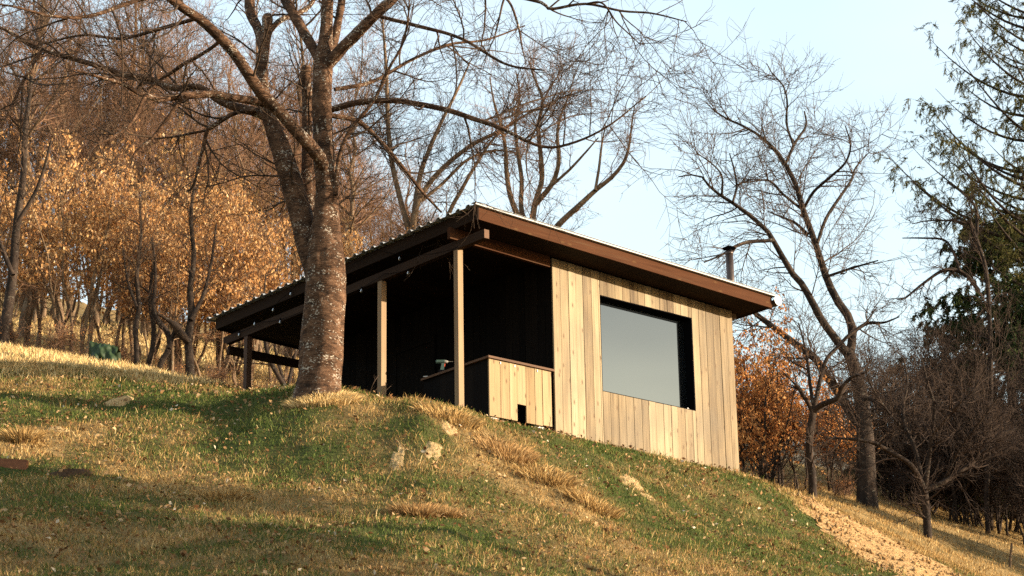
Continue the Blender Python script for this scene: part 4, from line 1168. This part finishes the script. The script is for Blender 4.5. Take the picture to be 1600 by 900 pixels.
def shrub_thing(name, label, cat, group, loc, data, mb_, mt_, ml):
    V, F, tg, lv = data
    t_ = empty(name, loc, label, cat, group)
    obj('stems', raw_mesh('stems', V, [F], True), mb_, t_)
    obj('twigs', join_tubes('twigs', tg), mt_, t_)
    if lv is not None: obj('leaves', lv, ml, t_)
    return t_

HL = 'shrub holding tan dead leaves in the row along the wood left of the hut'
HG = 'tan-leaved shrubs along the edge of the wood'
hk = [shrub(301, 4.6, 9, 1.2, 13500, .085, 60, 420, 1500, .045, .34), shrub(302, 4.2, 5, 1.3, 12500, .085, 60, 420, 1500, .045, .34), shrub(303, 3.6, 3, 1.1, 10000, .08, 50, 360, 1300, .045, .36)]
hp = []
rngh = np.random.default_rng(77)
HS = [(118, 44.5, 0, 1.0, 0), (215, 46, 1, 1.05, 1.0), (262, 45.2, 1, .95, 2.2), (330, 46.5, 2, 1.05, .4), (385, 47, 1, .95, 4.0), (30, 47.5, 1, 1.0, 3.0), (-40, 46, 0, 1.0, 1.5), (170, 49, 2, 1.25, 5.2),
      (430, 48.5, 1, .9, .8), (290, 49.5, 0, .95, 2.8), (75, 50.5, 2, 1.3, 1.9), (355, 51, 0, 1.0, 3.6), (480, 50, 2, 1.0, 2.4), (560, 50.5, 1, .95, 1.2), (235, 52.5, 2, 1.4, .3), (620, 52, 2, 1.0, 4.4)]
for u, d_, k, s, rz in HS:
    p = gpt(u, d_, 560)
    pr = next((x for x in hp if x[0] == k), None)
    if pr is None:
        t_ = shrub_thing('leafy_shrub', HL, 'shrub', HG, p, hk[k], M_BARK, M_RTWIG, M_TAN); t_.rotation_euler = (0, 0, rz); t_.scale = (s,) * 3; hp.append((k, t_))
    else:
        copy_thing(pr[1], p, rz, s)

BL = 'rust-orange leafed beech shrub in the clump right behind the hut corner'
BG = 'rust-leaved beech shrubs right of the hut'
bk = [shrub(311, 4.3, 4, 1.1, 10000, .095, 60, 420, 1500, .05), shrub(312, 3.4, 3, 1.0, 8000, .09)]
bp2 = []
for u, d_, k, s, rz in ((1168, 41.5, 0, .86, 0), (1214, 42.3, 0, .76, 2), (1252, 43, 1, .74, 1), (1292, 43.5, 1, .72, 3), (1135, 43, 0, .9, 4), (1190, 44.5, 1, .95, 5), (1325, 44.8, 1, .6, .5)):
    p = gpt(u, d_, 720)
    pr = next((x for x in bp2 if x[0] == k), None)
    if pr is None:
        t_ = shrub_thing('beech_shrub', BL, 'shrub', BG, p, bk[k], M_DBARK, M_DTWIG, M_ORANGE); t_.rotation_euler = (0, 0, rz); t_.scale = (s,) * 3; bp2.append((k, t_))
    else:
        copy_thing(pr[1], p, rz, s)

# bare thicket at the right edge and undergrowth on the left
TL = 'dark bare shrub in the tangled thicket at the right edge below the conifers'
TG = 'dark bare shrubs of the thicket on the right'
tk = [shrub(321, 3.4, 7, 1.3, 0, 0, 90, 650, 2400, .032), shrub(322, 2.6, 6, 1.1, 0, 0, 80, 550, 2000, .028)]
tp = []
for u, d_, k, s, rz in ((1395, 48, 0, 1.0, 0), (1430, 48, 1, 1.2, 1), (1470, 47.5, 0, 1.05, 2), (1505, 47, 0, 1.15, 3), (1545, 47.5, 1, 1.3, 4), (1580, 47, 0, 1.2, 5), (1620, 47, 0, 1.25, .6), (1415, 50.5, 0, 1.1, 1.7), (1490, 50, 0, 1.2, 2.9),
                        (1560, 49, 0, 1.25, 4.4), (1370, 49, 1, 1.2, .3), (1605, 45, 1, 1.0, 2.1), (1655, 45.5, 0, 1.2, 5.5), (1450, 52, 0, 1.1, 3.3), (1530, 53, 0, 1.2, 1.1)):
    p = gpt(u, d_, 760)
    pr = next((x for x in tp if x[0] == k), None)
    if pr is None:
        t_ = shrub_thing('thicket_shrub', TL, 'shrub', TG, p, tk[k], M_DBARK, M_DTWIG, None); t_.rotation_euler = (0, 0, rz); t_.scale = (s,) * 3; tp.append((k, t_))
    else:
        copy_thing(pr[1], p, rz, s)
UL = 'low brown leafless bush in the undergrowth at the foot of the wood'
UG = 'low brown bushes at the foot of the wood'
uk = shrub(331, .75, 9, .6, 260, .05, 50, 240, 600, .010)
up0 = None
for q in range(0, 34, 4):
    u = (-60 + q * 20 + rngh.uniform(-8, 8)) if q < 27 else 1165 + (q - 27) * 30 + rngh.uniform(-8, 8)
    p = gpt(u, (43.6 if q < 27 else 42.5) + rngh.uniform(-.9, 2.4), 560 if q < 27 else 740)
    if up0 is None:
        up0 = shrub_thing('low_bush', UL, 'bush', UG, p, uk, M_DBARK, M_RTWIG, M_ORANGE)
    else:
        c = copy_thing(up0, p, rngh.uniform(0, 6), rngh.uniform(.6, 1.15), None if q < 27 else 'low brown leafless bush among the stems right of the hut corner')
        if q >= 27: c['group'] = 'low brown bushes right of the hut'

# a few crooked trunks one can tell apart at the foot of the wood
TR = [
    ('crooked_tree', 'stout crooked trunk with a torn burr, left of the hut beside the green tarpaulin', [([(297, 600, 8), (296, 560, 7), (294, 525, 6.5), (300, 492, 6), (297, 455, 5), (303, 400, 4), (298, 340, 3), (305, 280, 2)], 0, .3), ([(296, 535, 5), (281, 520, 7), (275, 510, 6), (262, 500, 3), (246, 490, 2)], 0, -.3), ([(298, 500, 4), (318, 460, 3), (330, 410, 2.2), (338, 350, 1.4)], 0, .4)], 50),
    ('leaning_tree', 'dark leaning trunk at the far left edge of the wood', [([(2, 535, 10), (10, 500, 9), (16, 460, 8), (22, 410, 7), (26, 350, 6), (36, 280, 5), (40, 200, 4), (50, 120, 2.5)], 0, .4), ([(20, 430, 4), (0, 380, 3.4), (-20, 320, 2.4), (-30, 260, 1.4)], 0, .3), ([(26, 350, 3.5), (60, 290, 2.8), (80, 220, 1.8)], 0, -.4)], 51),
    ('slim_tree', 'slim wavy trunk just right of the green tarpaulin', [([(214, 575, 4.5), (213, 545, 4), (212, 515, 4), (217, 480, 3.6), (214, 430, 3.2), (220, 370, 2.4), (218, 310, 1.4)], 0, .3), ([(214, 480, 2.4), (200, 440, 2), (192, 390, 1.2)], 0, .3)], 52),
    ('twisted_tree', 'pair of slim trunks crossing in a twist left of the stout crooked trunk', [([(246, 592, 4.5), (252, 565, 4.5), (264, 545, 4.5), (262, 520, 4.2), (250, 505, 4), (240, 480, 3.4), (243, 430, 2.6), (238, 370, 1.6)], 0, .2), ([(228, 580, 4), (238, 545, 4), (240, 510, 3.6), (234, 470, 3), (240, 410, 2)], .3, .5), ([(264, 545, 3.5), (272, 520, 3.4), (284, 508, 3)], 0, .1)], 53),
    ('pale_sapling', 'pale forked sapling seen through the far end of the porch', [([(449, 622, 5), (447, 608, 4.5), (440, 596, 4), (425, 570, 3.6), (417, 548, 3.4), (415, 525, 3), (412, 480, 2), (415, 430, 1.2)], 0, -.2), ([(449, 612, 3), (440, 585, 2.6), (432, 555, 2.2), (427, 530, 1.8), (420, 480, 1)], 0, .3), ([(449, 612, 3), (455, 580, 2.6), (463, 545, 2.3), (470, 510, 1.6), (478, 470, 1)], 0, .2)], 54),
]
for nm, lb, lm, sd_ in TR:
    traced_tree(nm, lb, 'tree', lm, [(20, (.4, 1.3), (25, 60), 8, 4, .005), (110, (.3, .8), (25, 60), 5, 3, .0045), (260, (.15, .45), (25, 60), 4, 3, .004)], M_DBARK, M_TWIG, sd_, 10, d0=38.5 if nm == 'pale_sapling' else 43.5, up=.04)

# --- conifers on the right
M_NEED = attr_mat('spruce_needles', [(0, (.010, .020, .008)), (.4, (.026, .044, .014)), (.75, (.055, .070, .020)), (1, (.11, .105, .032))], trans=.15)
M_NEEDY = attr_mat('olive_needles', [(0, (.030, .034, .010)), (.4, (.065, .062, .018)), (.75, (.11, .095, .028)), (1, (.17, .13, .045))], trans=.25)
def conifer(name, label, u, d_, H, r0, nb, blen, shape, droop, lift, nspray, spray_len, leafn, mneed, seed, start=.12, top=1.0, az_bias=None, leafw=.020, base=None):
    rng = np.random.default_rng(seed)
    base = gpt(u, d_, 780) if base is None else base
    K = 14; t = np.linspace(0, 1, K)
    P = np.zeros((1, K, 3)); P[0, :, 2] = t * (H + .5) - .5; P[0, 1:, :2] = np.cumsum(rng.normal(0, .03, (K - 1, 2)), 0)
    R = (r0 * (1 - .95 * t))[None]
    V, F = thick_limbs(P, R, 12, rng, (0, 0, 0), .06)
    # main branches
    Kb = 14; s = np.linspace(0, 1, Kb)
    hb = start + (top - start) * rng.random(nb)
    az = rng.uniform(0, 2 * np.pi, nb)
    if az_bias is not None:
        m = rng.random(nb) < .5; az = np.where(m, az_bias + rng.normal(0, .6, nb), az)
    L = blen * shape(hb) * rng.uniform(.75, 1.15, nb)
    B = np.zeros((nb, Kb, 3)); 
    x = s[None] * L[:, None]
    zz = -droop * L[:, None] * np.sin(s[None] * math.pi * .55) * .5 + lift * L[:, None] * s[None] ** 2.2
    azk = az[:, None] + np.cumsum(rng.normal(0, .05, (nb, Kb)), 1)
    B[..., 0] = np.cumsum(np.cos(azk), 1) / Kb * L[:, None]; B[..., 1] = np.cumsum(np.sin(azk), 1) / Kb * L[:, None]
    B[..., 2] = hb[:, None] * H + zz
    RB = np.maximum(.005, (.012 + .012 * L)[:, None] * (1 - s[None]) ** .8)
    V1, F1 = thick_limbs(B, RB, 6, rng, (0, 0, 0), .03)
    c1, q1 = spawn(rng, B, RB, nspray, spray_len, (35, 75), 6, .5, .004, -.02, .12, .18, bias=(0, 0, -.15))
    # hanging branchlets
    c2, q2 = spawn(rng, np.concatenate([c1, c1]), np.concatenate([q1, q1]), nspray * 3, (.18, .55), (30, 90), 5, .5, .0032, -.45, .08, .05)
    c2 = np.concatenate([c2])
    Nn, Kk = c2.shape[:2]
    i = rng.integers(0, Nn, leafn); k = rng.random(leafn) * (Kk - 1.001)
    kf = k.astype(int); f = (k - kf)[:, None]
    p = c2[i, kf] * (1 - f) + c2[i, kf + 1] * f + rng.normal(0, .012, (leafn, 3))
    tn = norm(c2[i, kf + 1] - c2[i, kf])
    dn = norm(tn * .9 + rng.normal(0, .55, (leafn, 3)) + np.array((0, 0, -.25)))
    sd = norm(np.cross(dn, rng.normal(size=(leafn, 3))))
    Ln = rng.uniform(.05, .13, leafn)[:, None]; W = (leafw * rng.uniform(.5, 1.1, leafn))[:, None] 
    VV = np.stack([p - sd * W * .5, p + sd * W * .5, p + dn * Ln + sd * W * .3, p + dn * Ln - sd * W * .3], 1).reshape(-1, 3)
    bI = np.arange(leafn)[:, None] * 4
    t_ = empty(name, base, label, 'tree')
    obj('trunk', raw_mesh('trunk', V, [F], True), M_DBARK, t_)
    obj('branches', join_tubes('branches', [(B, RB, 6), (c1, q1, 3), (c2, q2, 3)]), M_DBARK, t_)
    cl = np.random.default_rng(seed + 1).random(Nn)
    rnd = np.clip(rng.normal(.45, .2, leafn) + .35 * (cl[i] - .5), 0, 1)
    obj('needles', raw_mesh('needles', VV, [bI + np.array([[0, 1, 2, 3]])], False, {'rnd': np.repeat(rnd, 4)}), mneed, t_)
    return t_
toward_left = math.atan2(-RIGHT[1], -RIGHT[0])
conifer('drooping_spruce', 'dark green spruce with hanging curtains of needles at the right edge', 1592, 53, 7.9, .19, 120, 3.9, lambda h: np.clip(1.12 - h, .12, 1) ** .8, .55, .22, 2600, (.35, 1.0), 260000, M_NEED, 401, .14, 1.0, None, .034)
conifer('tall_sparse_conifer', 'tall sparse conifer with upswept branches and thin hanging sprays at the upper right', 1770, 49, 16.4, .24, 66, 5.2, lambda h: np.clip(1.35 - h, .25, .9), .25, .62, 1000, (.35, .9), 52000, M_NEEDY, 402, .36, .98, toward_left)
TS_L = [([(1540, 800, 4), (1545, 700, 3.8), (1548, 600, 3.6), (1546, 500, 3.4), (1540, 420, 3.3), (1525, 375, 4), (1515, 345, 3)], 0, 0),
        ([(1530, 455, 3.5), (1510, 430, 3.2), (1490, 421, 3), (1470, 424, 2.6), (1440, 445, 2), (1415, 465, 1.4), (1402, 468, .8)], 0, -.6),
        ([(1500, 425, 2.2), (1490, 395, 2), (1475, 375, 1.8), (1440, 372, 1.4), (1410, 372, .8)], -.2, .4),
        ([(1525, 378, 3), (1527, 345, 2.6), (1522, 320, 2.2), (1500, 298, 1.8), (1480, 285, 1.2)], 0, .4),
        ([(1515, 350, 2), (1490, 345, 1.7), (1450, 345, 1.2), (1425, 350, .7)], 0, -.4)]
traced_tree('thin_bare_tree', 'thin bare tree with arching branches in front of the conifers at the right edge', 'tree', TS_L,
            [(50, (.5, 1.5), (25, 65), 8, 4, .006), (330, (.3, .9), (25, 65), 5, 3, .005), (1200, (.15, .5), (25, 65), 4, 3, .004)], M_DBARK, M_DTWIG, 60, 8, d0=46.0, up=.02)

# ------------------------------------------------------------------ small things on the bank
def mound(label, u, v, rl, rd, h, mat, seed, name='earth_mound'):
    c = on_ground(u, v); rng = np.random.default_rng(seed)
    n, m = 14, 30
    r = np.linspace(0, 1, n)[:, None]; a = np.linspace(0, 2 * np.pi, m, endpoint=False)[None]
    e = 1 + .6 * (fbm(np.cos(a) * 1.7 + seed, np.sin(a) * 1.7, seed) - .5) * 2
    l = r * np.cos(a) * rl * e; q = r * np.sin(a) * rd * e
    X = c[0] + LAT[0] * l + DEP[0] * q; Y = c[1] + LAT[1] * l + DEP[1] * q
    Z = ground_z(X.ravel(), Y.ravel()).reshape(X.shape) - .010 + .5 * h * (1 - r ** 2.2) * (.35 + 1.3 * fbm(X * 16, Y * 16, seed, 4))
    idx = np.arange(n * m).reshape(n, m); nx = np.roll(idx, -1, 1)
    F = np.stack([idx[:-1], idx[1:], nx[1:], nx[:-1]], -1).reshape(-1, 4)
    V = np.stack([X, Y, Z], -1).reshape(-1, 3)
    o = obj(name, raw_mesh(name, V - c, [F], True), mat); o.location = c
    return tag(o, label, 'mound')

M_SAND, nt, b = new_mat('pale_sandy_earth', .95, .05)
n1 = noise(nt, mapped(nt, (30, 30, 30)), 1, 6, .75)
nt.links.new(ramp(nt, n1, [(.30, (.24, .14, .06)), (.48, (.42, .285, .135)), (.7, (.54, .39, .20))]), b.inputs['Base Color'])
bump(nt, b, n1, 1.0, .04)
M_DIRT = flat_mat('dark_earth', (.045, .026, .014), .95, .05, 0, .5, 25)
mound('pale round molehill in the green grass at the upper left', 187, 627, .22, .22, .13, M_SAND, 1)
mound('small pale earth patch left of and below the round molehill', 92, 672, .17, .12, .06, M_SAND, 2)
mound('tiny pale earth patch right of the small patch at the left', 152, 680, .08, .07, .04, M_SAND, 3)
mound('long pale earth scar on the bank below the second porch post', 622, 716, .10, .42, .06, M_SAND, 4)
mound('pale earth patch on the bank below the counter post', 676, 702, .13, .30, .07, M_SAND, 5)
mound('pale earth patch just below the crest at the foot of the nearest post', 702, 672, .10, .22, .06, M_SAND, 6)
mound('pale earth scar below the middle of the window wall', 985, 752, .16, .30, .07, M_SAND, 7)
mound('small pale earth scar right of and below the one under the window wall', 1012, 777, .12, .14, .05, M_SAND, 8)
mound('dark raised tussock of earth beside the brown edging board at the left', 108, 742, .26, .22, .13, M_DIRT, 9)

def tussock(label, u, v, r, n, h, mat, seed):
    rng = np.random.default_rng(seed); c = on_ground(u, v)
    rr = r * np.sqrt(rng.random(n)); a = rng.uniform(0, 2 * np.pi, n)
    l = np.cos(a) * rr; q = np.sin(a) * rr * .8
    x = c[0] + LAT[0] * l + DEP[0] * q; y = c[1] + LAT[1] * l + DEP[1] * q
    p = np.stack([x, y, ground_z(x, y) - .01], 1)
    out = np.stack([x - c[0], y - c[1], np.zeros(n)], 1) / r
    d = norm(out * .8 + rng.normal(0, .25, (n, 3)) + np.array((0, 0, .85)))
    hh = (h * rng.uniform(.5, 1.1, n))[:, None]
    sd = norm(np.cross(d, rng.normal(size=(n, 3)))) * .0045
    m1 = p + d * hh * .55; tip = p + d * hh + np.array((0, 0, -.25)) * hh * .5 + out * hh * .2
    V = np.stack([p - sd, p + sd, m1 - sd, m1 + sd, tip], 1).reshape(-1, 3) - c
    b_ = np.arange(n)[:, None] * 5
    o = obj('dry_tussock', raw_mesh('dry_tussock', V, [b_ + np.array([[0, 1, 3, 2]]), b_ + np.array([[2, 3, 4]])], True, {'rnd': np.repeat(np.clip(rng.normal(.5, .22, n), 0, 1), 5)}), mat)
    o.location = c
    return tag(o, label, 'grass tuft')
M_TUFT = attr_mat('orange_tuft', [(0, (.17, .080, .028)), (.5, (.34, .20, .078)), (1, (.50, .34, .16))], trans=.2)
tussock('dense orange-brown dry grass tuft low in the middle of the bank', 652, 803, .26, 1500, .17, M_TUFT, 1)
tussock('smaller orange-brown grass tuft just right of the dense middle one', 692, 808, .17, 800, .14, M_TUFT, 2)
tussock('fan of bleached dry grass stems at the left edge above the brown board', 35, 690, .16, 500, .26, M_STRAW, 3)
tussock('reddish dry grass tuft below the counter on the bank', 790, 706, .36, 1300, .16, M_TUFT, 4)
tussock('straw tuft half-way down the bank under the window', 925, 795, .30, 1200, .17, M_STRAW, 5)
tussock('straw tuft in the dry streak left of the one under the window', 850, 748, .34, 1300, .16, M_STRAW, 6)
tussock('pale dry grass tuft low on the left of the bank', 345, 778, .30, 1000, .15, M_STRAW, 7)

tussock('pale dry grass fringe round the foot of the big forked trunk', 506, 622, .46, 2600, .13, M_PALE, 8)
tussock('dry grass fringe on the crest at the foot of the nearest porch post', 700, 648, .40, 900, .16, M_STRAW, 10)

# brown edging board sunk in the turf at the left
e0 = on_ground(-60, 726); e1 = on_ground(42, 734)
mb = MB(O=e0)
a_, c_ = e0 + np.array((0, 0, .01)), e1 + np.array((0, 0, .03))
mb.bar(a_, c_, .10, .15)
o = mb.build('edging_board', wood_mat('red_brown_board', [(.25, (.06, .024, .012)), (.5, (.13, .05, .022)), (.8, (.20, .085, .04))], 'x', knots=False)); o.location = e0
tag(o, 'reddish brown wooden board sunk in the turf at the left edge', 'board')

# green tarpaulin draped over something beyond the crest
tc = gpt(161, 40.4, 560)
tn, tm = 22, 26
TH = float(at(161, 533, 40.4)[2] - tc[2])
P = np.zeros((tn, tm, 3))
for i in range(tn):
    for j in range(tm):
        a = j / (tm - 1) * 2 - 1; q = i / (tn - 1)
        hz = TH - .07 * a + .012 * math.sin(a * 3)
        bulge = .16 * math.sin(q * math.pi * .6) * (1 - a * a * .6)
        fold = (.03 * math.sin(a * 5 + q * 6) + .018 * math.sin(a * 11 - q * 8) + .014 * math.sin(q * 13 + a * 4)) * min(1, q * 4)
        P[i, j] = np.append(LAT * (a * .27) - DEP * (bulge + fold), -.05 + hz * (1 - q) + .012 * math.sin(a * 21 + q * 7))
mb = MB(); mb.grid(P); mb.grid((P + np.append(DEP * .010, 0))[:, ::-1]); mb.grid(np.stack([P[0], P[0] + np.append(DEP * .32, -.02)], 0)[::-1]); mb.grid(np.stack([P[0] + np.append(DEP * .32, -.02), P[-1] * np.array((1, 1, 1)) + np.append(DEP * .45, 0)], 0)[::-1])
o = mb.build('green_tarpaulin', flat_mat('green_tarp', (.017, .032, .010), .6, .2, 0, .3, 7), None, True); o.location = tc
tag(o, 'crumpled dark green tarpaulin lying beyond the crest at the edge of the wood', 'tarpaulin')

# pale stone wall far behind the beech shrubs
wa = at(1120, 678, 57.5); wb = at(1372, 711, 56.5)
mb = MB(O=wa)
n = 26
rng_ = np.random.default_rng(12)
for k in range(n):
    p = wa * (1 - k / n) + wb * (k / n); q = wa * (1 - (k + 1) / n) + wb * ((k + 1) / n)
    zb_ = min(float(ground_z(p[0], p[1])), float(ground_z(q[0], q[1]))) - .3
    dz = rng_.uniform(-.05, .05)
    dv = np.append(DEP * .35, 0)
    mb.hexa([(p[0], p[1], zb_), (q[0], q[1], zb_), (q[0] + dv[0], q[1] + dv[1], zb_), (p[0] + dv[0], p[1] + dv[1], zb_),
             (p[0], p[1], p[2] + dz), (q[0], q[1], q[2] + dz), (q[0] + dv[0], q[1] + dv[1], q[2] + dz), (p[0] + dv[0], p[1] + dv[1], p[2] + dz)])
o = mb.build('stone_wall', flat_mat('pale_limestone', (.62, .52, .38), .9, .1, 0, .35, 3)); o.location = wa
tag(o, 'low pale stone wall glimpsed behind the rust-leaved shrubs', 'wall')

# leaning stake at the right
s0 = on_ground(1568, 836); s0 = gpt(1570, 38.0, 830)
mb = MB(O=s0); s1 = s0 + np.append(LAT * .10, .42); mb.tube(s0 - np.array((0, 0, .2)), s1, .028, .020, 8)
o = mb.build('wooden_stake', M_BARK); o.location = s0
tag(o, 'short leaning wooden stake in the meadow at the right edge', 'stake')

# dry weeds at the porch posts
def weed(label, u, v, d_, stems, seed):
    rng = np.random.default_rng(seed); p = gpt(u, d_, v)
    Pw = np.zeros((len(stems), 12, 3)); Rw = np.zeros((len(stems), 12))
    for i, pts in enumerate(stems):
        q = [np.append(at(a, b_, d_ + rng.uniform(-.05, .05)), r) for a, b_, r in pts]
        c = resample(np.array(q), 12); Pw[i] = c[:, :3]; Rw[i] = c[:, 3]
    t1 = spawn(rng, Pw, Rw, 14, (.05, .16), (25, 55), 5, .6, .0016, .03, .1, .4)
    o = obj('dry_weed', join_tubes('dry_weed', [(Pw, Rw, 5), (t1[0], t1[1], 3)], p), M_TWIG); o.location = p
    tag(o, label, 'weed')
weed('dry branched weed stem leaning across the second porch post', 575, 632, 27.9,
     [[(575, 634, .006), (577, 618, .005), (583, 600, .004), (592, 586, .003)], [(576, 620, .004), (590, 607, .003), (600, 604, .002)], [(587, 634, .005), (593, 622, .004), (603, 610, .003), (611, 603, .002)], [(574, 630, .004), (572, 618, .003), (573, 608, .002)]], 1)
weed('single thin seed stem in front of the dark gap beside the counter', 856, 682, 28.6, [[(856, 684, .005), (857, 672, .004), (859, 662, .003), (861, 652, .0025)]], 2)

# tall conifers and bushes beyond the right edge of the picture: they stand between the low sun and the foot of the bank
def beside(lat, dep):
    p = np.array((CAM[0], CAM[1], 0)) + np.append(LAT * lat + DEP * dep, 0); p[2] = float(ground_z(p[0], p[1])); return p
for q, (la, de, hh) in enumerate(((8.2, 16.9, 8.3), (8.0, 14.0, 7.6), (12.6, 38.4, 6.0))):
    conifer('spruce', ('spruce beside the foot of the bank, past the right edge of the picture', 'taller spruce lowest on the slope, past the right edge of the picture', 'spruce on the meadow below the thicket, past the right edge of the picture')[q],
            0, 0, hh, .16, 150, 2.6, lambda h: np.clip(1.15 - h, .12, 1) ** .7, .5, .15, 1500, (.4, 1.1), 40000, M_NEED, 411 + q, .10, 1.0, None, .04, beside(la, de))
conifer('pine', 'pine with a clear lower trunk beside the bank, past the right edge of the picture', 0, 0, 6.7, .13, 70, 1.5, lambda h: np.clip(1.6 - h, .4, .9), .1, .25, 1200, (.3, .8), 40000, M_NEED, 430, .76, 1.0, None, .04, beside(8.0, 20.4))
conifer('pine', 'smaller clear-trunked pine between the spruces, past the right edge of the picture', 0, 0, 5.9, .12, 70, 1.5, lambda h: np.clip(1.6 - h, .4, .9), .1, .25, 1200, (.3, .8), 40000, M_NEED, 431, .73, 1.0, None, .04, beside(8.0, 18.8))
